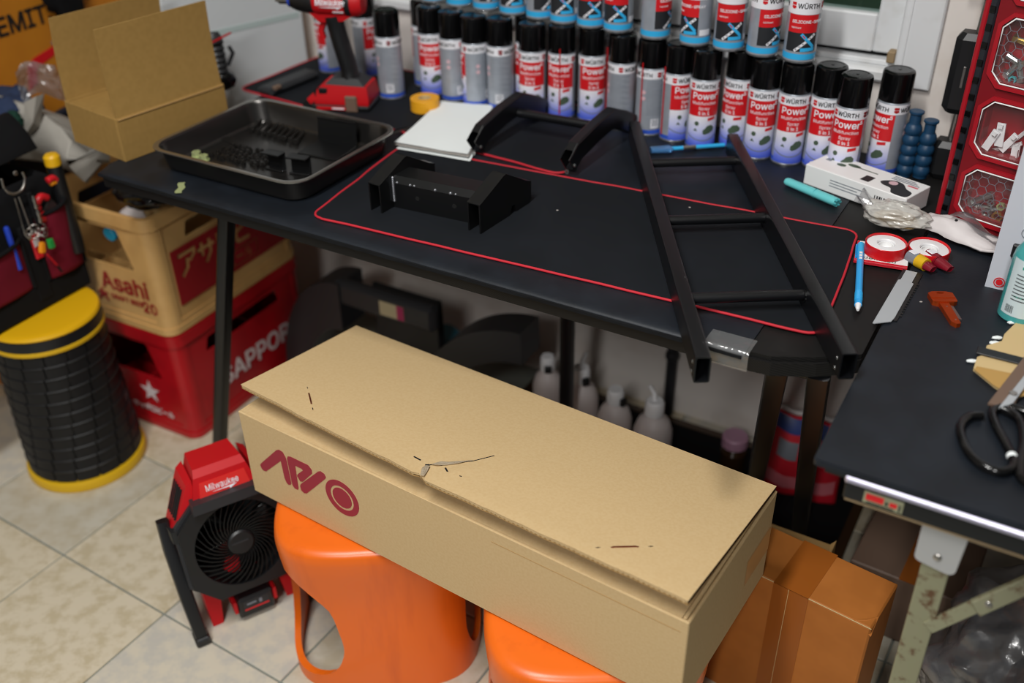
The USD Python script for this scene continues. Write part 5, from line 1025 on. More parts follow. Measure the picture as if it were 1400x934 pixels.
WB = [(0.080, 1.86, 0.205, 0.034, 'leftmost white bottle'), (0.152, 1.80, 0.215, 0.040, 'second white bottle from the left'), (0.222, 1.735, 0.20, 0.038, 'third white bottle from the left'), (0.300, 1.685, 0.205, 0.042, 'rightmost white bottle')]
for i, (x, y, h, r, nm) in enumerate(WB):
    p = thing('white_bottle', nm + ' in the row under the bench behind the long box', 'bottle', (x, y, 0), 20 * i, 'white bottles under the bench')
    obj('body', lathe([(0, 0), (r - 0.004, 0), (r, 0.006), (r, h * 0.62), (r * 0.8, h * 0.74), (r * 0.42, h * 0.80), (r * 0.40, h * 0.84), (0, h * 0.84)], 24), 'bottle_white', p, smooth=40)
    obj('cap', lathe([(r * 0.5, h * 0.83), (r * 0.5, h * 0.97), (r * 0.4, h), (0, h)], 20), 'white_plastic', p, smooth=40)
    if i % 2: obj('spout', tube([(0, 0, h * 0.99), (0.004, 0.004, h * 1.06), (0.02, 0.02, h * 1.08)], 0.005, 8), 'white_plastic', p, smooth=True)
    if i < 3: obj('dark_trigger', bx(-0.008, 0.008, -r * 0.75, -r * 0.5, h * 0.84, h * 0.93, 0.002), 'black_plastic', p)
pb = thing('pink_capped_bottle', 'dark bottle with a pale pink cap standing alone near the right bench leg', 'bottle', (0.485, 1.70, 0), 0); obj('body', lathe([(0, 0), (0.026, 0), (0.028, 0.004), (0.028, 0.05), (0.016, 0.066), (0, 0.066)], 20), 'bottle_glass', pb); obj('cap', lathe([(0.017, 0.064), (0.0285, 0.068), (0.0285, 0.09), (0.025, 0.094), (0, 0.094)], 24), 'pink', pb)
dw = thing('dark_crate', 'low dark brown box on the floor under the bench, holding nothing', 'box', (0.33, 1.80, 0), -31) if False else None
rp_ = thing('red_snack_pack', 'red and blue foil bag with a pale stripe on the floor between the bench legs', 'bag', (0.60, 1.60, 0), -25)
def pk(u, v): b = np.sin(PI * u) ** 0.6 * np.sin(PI * v) ** 0.5; return np.c_[-0.085 + 0.17 * u, -0.03 * b + 0.05 * v, 0.002 + 0.19 * v + 0.004 * np.sin(14 * u)]
m_ = sheet(pk, 24, 20, 0.012); obj('foil', m_, 'pack_red', rp_, smooth=True)
def pk2(u0, u1, v0, v1, off):
    return sheet(lambda u, v: pk(u0 + (u1 - u0) * u, v0 + (v1 - v0) * v) + np.array([0, -off, 0]), 10, 8, 0.0004)
obj('blue_print', pk2(0.1, 0.75, 0.80, 0.95, 0.001), 'pack_blue', rp_, smooth=True); obj('pink_print', pk2(0.05, 0.95, 0.16, 0.32, 0.001), 'pack_pink', rp_, smooth=True); obj('silver_print', pk2(0.2, 0.45, 0.52, 0.72, 0.001), 'print_grey', rp_, smooth=True); obj('white_edge', tube([pk(np.array([u]), np.array([0.98]))[0] + [0, 0, 0.006] for u in np.linspace(0.05, 0.95, 10)], 0.006, 6), 'bag_white', rp_, smooth=True)
ob = thing('taped_carton', 'orange-brown cardboard carton sealed with brown tape, under the side table', 'carton', (0.521, 0.986, 0), -38.5)
obj('body', bx(-0.26, 0.0, 0.0, 0.112, 0.0, 0.300, 0.003), 'kraft_orange', ob)
obj('tape', [bx(-0.155, -0.098, -0.0008, 0.1125, 0.2992, 0.3008), bx(-0.155, -0.098, -0.0008, 0.0, 0.0, 0.3006)], 'brown_tape', ob, smooth=False); obj('seam', [bx(-0.130, -0.1294, -0.0014, 0.0, 0.0, 0.3), bx(-0.26, 0, -0.0004, 0.0006, 0.2992, 0.3003)], 'masking', ob, smooth=False)
obj('crumpled_corner', hull(np.array([[-0.03, 0.0, 0.3002], [0.0, 0.03, 0.3002], [0.002, 0.0, 0.285], [-0.012, 0.012, 0.301]])), 'kraft_orange', ob)
fb = thing('flat_carton', 'flattened kraft carton leaning behind the taped carton under the side table', 'carton', (0.485, 1.235, 0), -38)
obj('panel', hull(np.array([[-0.14, 0, 0], [0.06, 0, 0], [-0.14, 0.02, 0], [0.06, 0.02, 0], [-0.14, 0.035, 0.19], [0.045, 0.035, 0.21], [-0.14, 0.05, 0.19], [0.045, 0.05, 0.21]])), 'kraft_in', fb, smooth=False); obj('flap', hull(np.array([[0.06, 0.0, 0], [0.06, 0.02, 0], [0.075, -0.02, 0.0], [0.045, 0.035, 0.225], [0.055, -0.005, 0.215], [0.05, 0.05, 0.225]])), 'kraft_in', fb, smooth=False)
bgb = thing('wrapped_bundle', 'bundle in crumpled clear plastic wrap on the floor under the side table', 'bundle', (0.795, 0.93, 0), 0)
b = blob((0, 0, 0), (0.17, 0.13, 0.17), 0.4, 2.4, 11, 4); b.apply_translation([0.02, 0.02, -b.bounds[0, 2]]); obj('contents', b, 'dark_plastic', bgb, smooth=True)
b2_ = blob((0, 0, 0), (0.185, 0.145, 0.185), 0.42, 2.6, 11, 4); v = b2_.vertices; b2_.vertices = v + b2_.vertex_normals * (0.010 * np.sin(60 * v[:, :1] + 30 * v[:, 1:2]) * np.cos(40 * v[:, 2:3])); b2_.apply_translation([0.02, 0.02, -b2_.bounds[0, 2]]); obj('wrap', b2_, 'clear_bag', bgb, smooth=True)

# ------------------------------------------------------------------ right end: pens, boxes, tape rolls
pn = thing('blue_pen', 'bright blue retractable pen lying right of the desk mat corner', 'pen', (0.508, 1.257, TZ + 0.0045), 71.9)
L = 0.198
obj('barrel', sweep([(-L / 2 + 0.014, 0, 0.002), (L / 2 - 0.03, 0, 0.002)], circ(0.0052, 14)), 'pen_blue', pn); obj('clip_sleeve', sweep([(L / 2 - 0.04, 0, 0.002), (L / 2, 0, 0.002)], circ(0.0055, 14)), 'print_cyan', pn)
obj('tip', place(lathe([(0, 0), (0.0018, 0), (0.0030, 0.004), (0.0044, 0.014), (0, 0.014)], 12), (-L / 2, 0, 0.002), (0, 1, 0), (0, 0, 1)), 'white_plastic', pn); obj('clip', bx(L / 2 - 0.044, L / 2 - 0.004, 0.0058, 0.0078, 0.000, 0.005, 0.0008), 'pen_blue', pn)
obj('printed_mark', [mv(bx(-0.018 + 0.0085 * i, -0.012 + 0.0085 * i, -0.0022, 0.0022, 0.0068, 0.0074), 0.062) for i in range(3)], 'white_plastic', pn, smooth=False)
obj('grip_groove', [place(lathe([(0.0051, -0.0006), (0.0056, 0), (0.0051, 0.0006)], 12), (-L / 2 + 0.026 + 0.0042 * i, 0, 0.002), (0, 1, 0), (0, 0, 1)) for i in range(6)], 'print_cyan', pn)
hp = thing('mint_highlighter', 'mint green highlighter lying on the bench below the small white carton', 'highlighter', (0.512, 1.543, TZ + 0.001), -55)
L = 0.108
obj('body', sweep([(-L / 2, 0, 0.007), (-L / 2 + 0.004, 0, 0.007), (L / 2 - 0.012, 0, 0.007), (L / 2, 0, 0.007)], circ(0.0085, 14, 0.007), scale=[0.75, 0.95, 1.08, 1.0]), 'mint', hp); obj('end_ribs', [place(lathe([(0.0, 0), (0.0022, 0), (0.0018, 0.006), (0, 0.0065)], 8), (L / 2 - 0.002, 0.0065 * math.cos(t), 0.007 + 0.005 * math.sin(t)), (0, 1, 0), (0, 0, 1)) for t in np.arange(6) * PI / 3], 'mint_dark', hp)
obj('cap_line', place(lathe([(0.0078, -0.0005), (0.0088, 0), (0.0078, 0.0005)], 14), (0.01, 0, 0.007), (0, 1, 0), (0, 0, 1)), 'mint_dark', hp)
sb = thing('earphone_carton', 'small white carton with printed dark pictures, lying on the bench near the wall', 'carton', T(0.332, 0.552, TZ + 0.0003), TA - 19)
BX, BY, BZ = 0.192, 0.072, 0.036
obj('body', bx(-BX / 2, BX / 2, -BY / 2, BY / 2, 0, BZ, 0.0012), 'offwhite', sb)
t_ = BZ + 0.0003
obj('printed_portrait', [place(prism(Polygon(smoothpath([(0.030, -0.004), (0.045, 0.012), (0.062, 0.010), (0.076, -0.004), (0.090, -0.012), (0.090, -0.032), (0.066, -0.033), (0.055, -0.018), (0.038, -0.014)], 4, True)), 0.0003), (0, 0, t_ - 0.0002))], 'print_dark', sb, smooth=False)
obj('printed_face', place(prism(Point(0, 0).buffer(0.0075), 0.0004), (0.049, 0.0015, t_ - 0.0002)), 'print_pink', sb, smooth=False)
obj('printed_black_square', bx(0.002, 0.018, -0.024, -0.002, t_ - 0.0002, t_ + 0.0002), 'print_black', sb); obj('printed_side_strip', bx(-0.084, -0.074, 0.004, 0.024, t_ - 0.0002, t_ + 0.0002), 'print_grey', sb)
obj('printed_product', [place(prism(affinity.scale(Point(0, 0).buffer(0.008), 1.5, 0.7), 0.0003), (-0.034, 0.016, t_ - 0.0002)), place(prism(affinity.scale(Point(0, 0).buffer(0.007), 1.2, 0.8), 0.0003), (-0.052, 0.004, t_ - 0.0002)), bx(-0.03, 0.012, 0.013, 0.0155, t_ - 0.0002, t_ + 0.0001)], 'print_green', sb, smooth=False)
obj('printed_text', [bx(0.036 + 0.0 * i, 0.036 + 0.050 - 0.006 * (i % 3), 0.016 + 0.0055 * i, 0.0185 + 0.0055 * i, t_ - 0.0002, t_ + 0.0001) for i in range(3)], 'print_grey', sb, smooth=False); obj('printed_red_text', bx(0.070, 0.088, 0.008, 0.013, t_ - 0.0002, t_ + 0.0001), 'pack_pink', sb)
bcd = [bx(0.040 + 0.0042 * i, 0.0416 + 0.0042 * i + 0.0008 * (i % 3), -BY / 2 - 0.0003, -BY / 2 + 0.0002, 0.010, 0.024) for i in range(10)]; obj('barcode', bcd, 'print_black', sb, smooth=False)
obj('side_text', [bx(-0.045, 0.02 - 0.012 * (i % 2), -BY / 2 - 0.0003, -BY / 2 + 0.0002, 0.012 + 0.005 * i, 0.0135 + 0.005 * i) for i in range(3)], 'print_grey', sb, smooth=False)
obj('tuck_tab', sheet(lambda u, v: np.c_[-BX / 2 - 0.016 * np.sin(PI * v) * u, -0.012 + 0.026 * v, BZ * 0.55 + 0.004 * u], 5, 9, 0.0006), 'white_plastic', sb, smooth=True)
mb = thing('cable_bag', 'milky plastic bag holding small white parts, in front of the small white carton', 'bag', (0.612, 1.420, TZ + 0.0005), -35)
b = blob((0, 0, 0), (0.050, 0.030, 0.020), 0.35, 2.6, 5, 4); b.apply_translation([0, 0, -b.bounds[0, 2]]); obj('film', b, 'milky_bag', mb, smooth=True); b = blob((0.004, -0.004, 0), (0.034, 0.020, 0.012), 0.3, 3, 6); b.apply_translation([0, 0, 0.003 - b.bounds[0, 2]]); obj('contents', b, 'masking', mb, smooth=True)
obj('sealed_end', sheet(lambda u, v: np.c_[-0.062 + 0.03 * u, -0.026 + 0.052 * v + 0.004 * np.sin(7 * v), 0.026 + 0.014 * (1 - u) + 0.005 * np.sin(v * 9 + u * 4)], 8, 14, 0.0008), 'clear_bag', mb, smooth=True)
lb = thing('poly_bag', 'long flat folded white plastic bag in front of the red organizer case', 'bag', (0.716, 1.352, TZ + 0.002), -48)
def lbf(u, v): w = meshkit.fbm(np.c_[u * 6, v * 4, 0 * u], 3, 8); return np.c_[-0.085 + 0.19 * u, (-0.022 + 0.044 * v) * (0.75 + 0.5 * np.sin(PI * np.clip(0.15 + u, 0, 1))), 0.004 + 0.022 * np.sin(PI * v) * np.exp(-((u - 0.2) / 0.25) ** 2) + 0.012 * w]
obj('film', sheet(lbf, 34, 14, 0.004), 'bag_white', lb, smooth=True)
obj('clear_flap', sheet(lambda u, v: lbf(0.2 + 0.5 * u, 0.3 + 0.6 * v) + np.array([0, 0.004, 0.006]) + np.c_[0 * u, 0 * u, 0.006 * np.sin(u * 7)], 16, 8, 0.0006), 'clear_bag', lb, smooth=True)
obj('hang_hole', place(prism(Point(0, 0).buffer(0.0022), 0.0012), lbf(np.array([0.26]), np.array([0.42]))[0] + [0, -0.001, 0.0002], (1, 0.2, 0), (0, 1, 0.3)), 'print_black', lb)
cd = thing('handwritten_card', 'white card with handwriting and a red lower edge, under the left tape roll', 'card', (0.560, 1.322, TZ + 0.0004), -22)
obj('card', bx(-0.036, 0.040, -0.031, 0.036, 0.0, 0.005, 0.0008), 'offwhite', cd); obj('red_edge', [bx(-0.036, 0.040, -0.0315, -0.025, 0.0002, 0.0054, 0.0006), bx(-0.0366, -0.033, -0.03, 0.036, 0.0002, 0.0053, 0.0004)], 'pack_red', cd)
hw = text('idemitsu', 0.0075, 0.0003, False); hw.apply_scale([1.25, 1, 1]); obj('handwriting', place(hw, (-0.028, -0.0205, 0.0050), (1, -0.05, 0), (0.15, 1, 0)), 'print_green', cd, smooth=False)
def ptfe(loc, rz, label, tilt):
    p = thing('thread_seal_tape', label, 'tape roll', loc, rz, 'red and white thread seal tapes'); R_, h = 0.0305, 0.0185
    def tl(m): m = m.copy(); m.apply_transform(trimesh.transformations.rotation_matrix(tilt, [1, 0.3, 0])); return m
    obj('red_shell', tl(lathe([(0.006, 0.0), (R_ - 0.001, 0), (R_, 0.001), (R_, h - 0.0008), (R_ - 0.0008, h), (R_ - 0.0018, h - 0.0008), (R_ - 0.002, 0.0025), (0.006, 0.0022)], 40)), 'ptfe_red', p, smooth=40)
    obj('spool', tl(lathe([(0.0125, 0.002), (R_ - 0.0022, 0.002), (R_ - 0.0022, h - 0.0035), (R_ - 0.004, h - 0.0022), (0.0138, h - 0.0022), (0.0125, h - 0.0035), (0.0115, 0.0024)], 40)), 'white_plastic', p, smooth=40)
    obj('hub', tl(lathe([(0.0, 0.0022), (0.0115, 0.0022), (0.0118, h - 0.006), (0.0105, h - 0.006), (0.010, 0.0042), (0, 0.0042)], 30)), 'offwhite', p, smooth=40)
ptfe((0.567, 1.327, TZ + 0.0056), 0, 'red-rimmed white thread seal tape roll on the handwritten card', 0.0); ptfe((0.6285, 1.317, TZ + 0.0015), 20, 'red-rimmed white thread seal tape roll right of the handwritten card, slightly tilted', 0.035)
def small_tube(loc, rz, label, c1, c2, band):
    p = thing('small_tube', label, 'tube', loc, rz); obj('barrel', sweep([(-0.020, 0, 0.010), (0.004, 0, 0.010)], circ(0.0098, 16)), c1, p)
    if band: obj('yellow_band', sweep([(-0.002, 0, 0.010), (0.014, 0, 0.010)], circ(0.0104, 16), scale=[1, 0.92]), 'yellow_plain', p)
    obj('crimped_end', sheet(lambda u, v: np.c_[0.004 + 0.024 * u, (0.009 - 0.003 * u) * np.cos(2 * PI * v) * (1 + 0.25 * u * np.sin(12 * v)), 0.0095 + (0.009 - 0.005 * u) * np.sin(2 * PI * v)], 8, 25), c2, p, smooth=True); obj('white_label', [arc(0.0, 0, 1, 0, 0.001, 1)], 'print_white', p) if False else None
    obj('printed_label', place(bx(-0.018, -0.006, -0.006, 0.006, 0.0186, 0.0202, 0.0006), (0, 0, 0)), 'print_white', p)
small_tube((0.606, 1.290, TZ + 0.0004), -66, 'small silver tube with a yellow band and maroon end, by the tape rolls', 'print_grey', 'knife_maroon', 1); small_tube((0.632, 1.290, TZ + 0.0004), -68, 'small glossy maroon tube touching the right tape roll', 'knife_maroon', 'knife_maroon', 0)
kf = thing('snap_knife', 'broad grey blade in a thin black holder lying along the joint between the tables', 'knife', (0.545, 1.202, TZ + 0.0004), 57.5)
obj('holder', prism(rpoly([(-0.066, -0.016), (0.085, -0.016), (0.085, 0.0125), (0.02, 0.0125), (-0.02, -0.004), (-0.066, -0.011)], 0.002), 0.0026), 'black_plastic', kf, smooth=20)
obj('blade', prism(Polygon([(-0.088, 0.008), (-0.072, -0.010), (-0.060, -0.0115), (0.046, -0.0115), (0.048, -0.0085), (0.082, -0.0085), (0.082, 0.0075), (0.050, 0.0075), (0.047, 0.0105), (-0.088, 0.0105)]), 0.0012, 0.0027), 'blade', kf, smooth=20)
obj('ratchet_teeth', [bx(-0.050 + 0.0075 * i, -0.047 + 0.0075 * i, -0.0185, -0.016, 0, 0.0024) for i in range(14)], 'black_plastic', kf, smooth=False)
ky = thing('folding_key_knife', 'orange anodised key-shaped folding knife lying on the side table', 'knife', (0.603, 1.168, TZ + 0.0006), -93)
obj('bow', prism(rpoly([(-0.038, -0.010), (-0.034, -0.017), (-0.012, -0.017), (-0.008, -0.010), (-0.008, 0.011), (-0.012, 0.017), (-0.034, 0.017), (-0.038, 0.008)], 0.0015).difference(affinity.scale(Point(-0.0335, 0).buffer(0.002, 8), 1, 2.6)), 0.0075), 'key_orange', ky, smooth=20); obj('ridge', [bx(-0.024, -0.0195, -0.0165, 0.0165, 0.0074, 0.0084, 0.0004), bx(-0.0125, -0.0085, -0.0155, 0.0155, 0.0074, 0.0086, 0.0004)], 'key_orange', ky)
obj('shank', prism(rpoly([(-0.009, -0.009), (0.040, -0.0085), (0.047, -0.003), (0.045, 0.003), (-0.009, 0.004)], 0.001), 0.0068), 'key_orange', ky, smooth=20); obj('folded_blade', prism(rpoly([(-0.006, 0.0045), (0.03, 0.0045), (0.034, 0.0085), (0.0, 0.0085)], 0.001), 0.003, 0.002), 'steel', ky); obj('pin', [place(lathe([(0.0013, 0), (0.0012, 0.0006), (0, 0.0007)], 10), (x, y, 0.0067)) for x, y in ((0.002, -0.002), (0.036, -0.001))], 'steel', ky)
bs = thing('blue_brush', 'translucent blue handled brush lying behind the top ladder rung', 'brush', T(-0.004, 0.585, TZ + 0.0004), 0)
obj('handle', sweep([(-0.065, -0.004, 0.006), (-0.03, -0.001, 0.006), (-0.024, 0, 0.006)], rectp(0.020, 0.010, 0.004), scale=[0.85, 1.0, 0.6]), 'blue_clear', bs); obj('shaft', sweep([(-0.026, 0, 0.006), (0.075, 0.012, 0.006)], circ(0.0038, 12)), 'print_cyan', bs); obj('ferrule', sweep([(-0.004, 0.003, 0.006), (0.020, 0.0055, 0.006)], circ(0.0044, 12)), 'steel', bs)
for i, (x, y, h, lab) in enumerate(((0.697, 1.620, 0.118, 'taller blue bulbous rubber nozzle standing by the wall'), (0.722, 1.612, 0.104, 'shorter blue bulbous rubber nozzle standing by the wall'))):
    n = thing('blue_nozzle', lab, 'nozzle', (x, y, TZ)); pr = [(0, 0), (0.012, 0)]; z = 0.002; nb = 5 if i == 0 else 4; sp__ = (h - 0.026) / nb
    for k in range(nb):
        for t in np.linspace(0, PI, 7): pr.append((0.0115 + 0.0032 * math.sin(t), z + sp__ * (k + t / PI)))
    obj('bulbs', lathe(pr + [(0.0095, h - 0.022), (0.0095, h - 0.004), (0, h - 0.004)], 20), 'blue_rubber', n, smooth=50); obj('mouth', lathe([(0.010, h - 0.006), (0.0125, h - 0.004), (0.0125, h - 0.001), (0.0105, h), (0, h - 0.001)], 20), 'blue_rubber', n, smooth=40)
bt = thing('black_puller_tool', 'tall black tool with two faceted grips on a steel rod, beside the red organizer', 'tool', (0.762, 1.612, TZ), -31)
for z0, z1 in ((0.0, 0.068), (0.118, 0.252)):
    obj('grip', hull(np.array([[x * s_, y * s_, z] for z, s_ in ((z0, 0.72), (z0 + 0.010, 1.0), (z1 - 0.010, 1.0), (z1, 0.72)) for x, y in ((-0.026, -0.012), (-0.015, -0.022), (0.015, -0.022), (0.026, -0.012), (0.026, 0.015), (-0.026, 0.015))])), 'black_plastic', bt, smooth=20)
obj('rod', cyl((-0.002, 0, 0.0), (0.008, 0, 0.36), 0.0058, 14), 'steel', bt); obj('slot_plate', bx(-0.004, 0.0, -0.0226, -0.0215, 0.165, 0.200, 0.0004), 'steel', bt); obj('top_block', bx(-0.02, 0.03, -0.02, 0.02, 0.31, 0.36, 0.006), 'black_plastic', bt)

# ------------------------------------------------------------------ organizer case
oa = -48.8
og = thing('organizer_case', 'red organizer case with clear octagonal bin windows standing on end at the right', 'organizer', (0.700, 1.463, TZ + 0.001), oa)
obj('back_shell', bx(0.0, 0.36, 0.045, 0.075, 0, 0.44, 0.006), 'case_red', og)
obj('hinge_edge', [bx(-0.004, 0.006, -0.006, 0.06, 0.0, 0.44, 0.003)], 'case_red', og); obj('hinge_bar', bx(0.0065, 0.0185, -0.011, 0.03, 0.004, 0.44, 0.003), 'smoke', og)
for z in np.arange(0.015, 0.44, 0.026): obj('hinge_clip', bx(0.008, 0.017, -0.0128, -0.0105, z, z + 0.010, 0.0008), 'black_gloss', og)
def oct_(x0, x1, z0, z1, c): return Polygon([(x0 + c, z0), (x1 - c, z0), (x1, z0 + c), (x1, z1 - c), (x1 - c, z1), (x0 + c, z1), (x0, z1 - c), (x0, z0 + c)])
def up(pg, y0, y1): return place(prism(pg, y1 - y0), (0, y1, 0), (1, 0, 0), (0, 0, 1))
fp = sbox(0.019, 0.0, 0.36, 0.44); ZB = [(0.008, 0.104), (0.112, 0.212), (0.222, 0.334), (0.342, 0.435)]
for z0, z1 in ZB: fp = fp.difference(oct_(0.030, 0.155, z0 + 0.006, z1 - 0.004, 0.016)).difference(oct_(0.195, 0.320, z0 + 0.006, z1 - 0.004, 0.016))
obj('front_frame', up(fp, -0.008, 0.008), 'case_dark_red', og, smooth=False)
_obj = obj
for k, DX, (z0, z1) in [(k, 0.0, z) for k, z in enumerate(ZB)] + [(k + 4, 0.165, z) for k, z in enumerate(ZB)]:
    obj = lambda name, mesh, m, parent=None, **kw: _obj(name, [mv(q, DX) for q in (mesh if isinstance(mesh, list) else [mesh])], m, parent, **kw)
    za, zb = z0 + 0.006, z1 - 0.004
    b_ = obj('bin', [up(oct_(0.030, 0.155, za, zb, 0.016).difference(oct_(0.033, 0.152, za + 0.003, zb - 0.003, 0.014)), 0.008, 0.030), bx(0.03, 0.155, 0.028, 0.0315, za, zb)], 'case_red', og, smooth=False)
    obj('window_rim', up(oct_(0.026, 0.159, za - 0.004, zb + 0.003, 0.018).difference(oct_(0.032, 0.153, za + 0.002, zb - 0.002, 0.015)), -0.013, -0.008), 'case_red', b_, smooth=False)
    obj('window', up(oct_(0.031, 0.154, za + 0.001, zb - 0.001, 0.016), -0.0105, -0.0095), 'clear_plastic', b_, smooth=False)
    obj('window_edge', [tube([(x, -0.0125, z) for x, z in list(oct_(0.034, 0.151, za + 0.004, zb - 0.004, 0.015).exterior.coords)[:-1]], 0.0012, 5, closed=True)], 'offwhite', b_, smooth=True)
    hx = []
    for i in range(10):
        for j in range(7):
            cx, cz = 0.036 + 0.0150 * i * 0.87, za + 0.020 + 0.0150 * (j + 0.5 * (i % 2))
            if cz > zb - 0.01 or cx > 0.146: continue
            P = [(cx + 0.0087 * math.cos(a), -0.0098, cz + 0.0087 * math.sin(a)) for a in np.arange(6) * PI / 3]; hx.append(sweep(P, rectp(0.0007, 0.0007), closed=True))
    if k != 1: obj('honeycomb_rib', hx, 'print_grey', b_, smooth=False)
    obj('scoop', [up(Polygon([(0.034, za + 0.004), (0.040, za + 0.004), (0.040, za + 0.030), (0.034, za + 0.036)]), 0.0, 0.040), bx(0.034, 0.15, 0.0, 0.04, za + 0.003, za + 0.0045)], 'clear_plastic', b_, smooth=False)
obj = _obj
def in_bin(x, y, z): a = math.radians(oa); return np.array([0.700 + x * math.cos(a) - y * math.sin(a), 1.463 + x * math.sin(a) + y * math.cos(a), TZ + 0.001 + z])
def obolt(name, label, x, z, ang_, L, r, m, y=0.018, gl=None):
    p = thing(name, label, 'bolt', in_bin(x, y, z), oa, gl); a = math.radians(ang_); d = np.array([math.cos(a), 0, math.sin(a)])
    obj('shank', sweep([np.zeros(3), d * L], circ(r, 10), up=(0, 1, 0)), m, p); obj('bolt_head', sweep([-d * r * 1.2, np.zeros(3)], circ(r * 1.8, 6), up=(0, 1, 0)), m, p, smooth=False)
def onut(label, x, z, r, m, y=0.012):
    p = thing('hex_nut', label, 'nut', in_bin(x, y, z), oa); obj('body', place(prism(Polygon(circ(r, 6)).difference(Point(0, 0).buffer(r * 0.55)), r * 0.8), (0, r * 0.4, 0), (1, 0, 0), (0, 0, 1)), m, p, smooth=False)
obolt('zinc_bolt', 'shiny bolt lying diagonally in the lowest organizer bin', 0.044, 0.030, 42, 0.034, 0.0052, 'zinc'); obolt('zinc_bolt', 'second shiny bolt under the diagonal one in the lowest organizer bin', 0.052, 0.022, 8, 0.03, 0.005, 'zinc', 0.026)
onut('silver nut at the bottom of the lowest organizer bin', 0.070, 0.022, 0.0075, 'zinc'); onut('brass-coloured nut at the right of the lowest organizer bin', 0.088, 0.0225, 0.0090, 'brass'); onut('yellow-green nut resting above the brass nut in the lowest organizer bin', 0.089, 0.0395, 0.0068, 'zinc_green'); onut('upper silver nut beside the diagonal bolt in the lowest organizer bin', 0.070, 0.0375, 0.0065, 'zinc', 0.02)
RW = np.random.default_rng(5); WN = ['largest', 'upright', 'tilted', 'lowest', 'narrow', 'topmost', 'rightmost']
for i, (x, z, a, w, h) in enumerate(((0.050, 0.140, 70, .012, .034), (0.060, 0.150, 95, .013, .036), (0.074, 0.140, 60, .011, .034), (0.086, 0.124, 5, .030, .012), (0.070, 0.130, 30, .006, .046), (0.090, 0.160, 55, .006, .04), (0.098, 0.146, 20, .007, .04))):
    p = thing('white_clip', '%s white plastic clip in the middle organizer bin' % WN[i], 'clip', in_bin(x, 0.006 + 0.004 * i, z), oa); d = np.array([math.cos(math.radians(a)), 0, math.sin(math.radians(a))])
    obj('body', sweep([-d * h / 2, d * h / 2], rectp(w, 0.003, 0.0008), up=(0, 1, 0)), 'white_plastic', p); obj('catch', sweep([d * h * 0.3 + [0, -0.004, 0], d * h * 0.45 + [0, -0.004, 0]], rectp(w * 0.6, 0.004, 0.0008), up=(0, 1, 0)), 'white_plastic', p)
obolt('brass_screw', 'brass screw in the upper organizer bin', 0.046, 0.290, -8, 0.03, 0.0045, 'brass')
for i, (x, z, a) in enumerate(((0.046, 0.240, 60), (0.066, 0.238, 110), (0.060, 0.256, 160))): obolt('zinc_bolt', ['left', 'middle', 'upper'][i] + ' silver bolt in the heap of the upper organizer bin', x, z, a, 0.024, 0.005, 'zinc')
onut('green-tinted nut at the bottom of the upper organizer bin', 0.056, 0.2335, 0.006, 'mint_dark')

# ------------------------------------------------------------------ packaging card, spray bottle, scissors, masking tape
pk_ = thing('packaging_card', 'tall pale grey retail packaging card with dark and red print, standing at the right edge', 'packaging', (0.680, 1.229, TZ + 0.0004), -31)
obj('card', hull(np.array([[x, y + 0.02 * z, z] for x in (0, 0.16) for y in (0, 0.012) for z in (0, 0.30)])), 'card_grey', pk_, smooth=False)
def oncard(m, x, z): return place(m, (x, 0.02 * z - 0.0007, z), (1, 0, 0), (0, 0.02, 1))
obj('printed_black_bar', [oncard(prism(sbox(0.034, 0, 0.09, 0.020).difference(sbox(0.0375, 0.003, 0.086, 0.014)), 0.0006), 0, 0.148), oncard(prism(sbox(0.040, 0.0045, 0.08, 0.0125), 0.0007), 0, 0.148)], 'print_black', pk_, smooth=False)
obj('printed_lettering', [oncard(text('3 PCS', 0.0068, 0.0006, False), 0.030, 0.132), oncard(text('6 USES', 0.0068, 0.0006, False), 0.029, 0.122)], 'print_dark', pk_, smooth=False)
obj('printed_red_box', [oncard(prism(sbox(-0.002, -0.003, 0.06, 0.012).difference(sbox(-0.0014, -0.0024, 0.0594, 0.0114)), 0.0006), 0.029, 0.108), oncard(text('Razor', 0.0085, 0.0006, False), 0.0305, 0.1085)], 'pack_red', pk_, smooth=False)
fc = Point(0, 0).buffer(0.0075, 12).difference(Point(0, 0).buffer(0.0068, 12)); fc = unary_union([fc, Point(-0.002, 0.0015).buffer(0.0007), Point(0.002, 0.0015).buffer(0.0007), sbox(-0.0025, -0.003, 0.0025, -0.0023)]); obj('printed_icon', oncard(prism(fc, 0.0006), 0.034, 0.093), 'print_grey', pk_, smooth=False)
obj('red_stamp', oncard(prism(unary_union([Point(0, 0).buffer(0.0046, 12), Point(0, 0).buffer(0.0075, 14).difference(Point(0, 0).buffer(0.0062, 14))]), 0.0006), 0.017, 0.012), 'print_red', pk_, smooth=False); obj('hook_clip', bx(0.021, 0.04, -0.004, 0.006, 0.055, 0.075, 0.002), 'black_plastic', pk_)
sp2 = thing('spray_bottle', 'spray bottle of teal liquid with a white neck and printed label, right edge', 'bottle', (0.695, 1.148, TZ + 0.0004), -31)
obj('body', lathe([(0, 0.001), (0.026, 0), (0.029, 0.003), (0.029, 0.088), (0.0275, 0.098), (0.022, 0.108), (0.0165, 0.113), (0.0150, 0.118), (0, 0.118)], 32), 'teal_liquid', sp2, smooth=40)
obj('neck_collar', lathe([(0.0155, 0.114), (0.0165, 0.115), (0.0165, 0.136), (0.012, 0.139), (0, 0.139)], 24), 'white_plastic', sp2, smooth=40); obj('nozzle', [lathe([(0.009, 0.138), (0.009, 0.155), (0.0, 0.156)], 16), bx(-0.02, 0.008, -0.006, 0.006, 0.146, 0.16, 0.003)], 'white_plastic', sp2)
lb_ = obj('label', arc(0.0292, -1.0, 0.9, 0.012, 0.094, 16), 'label_pale', sp2)
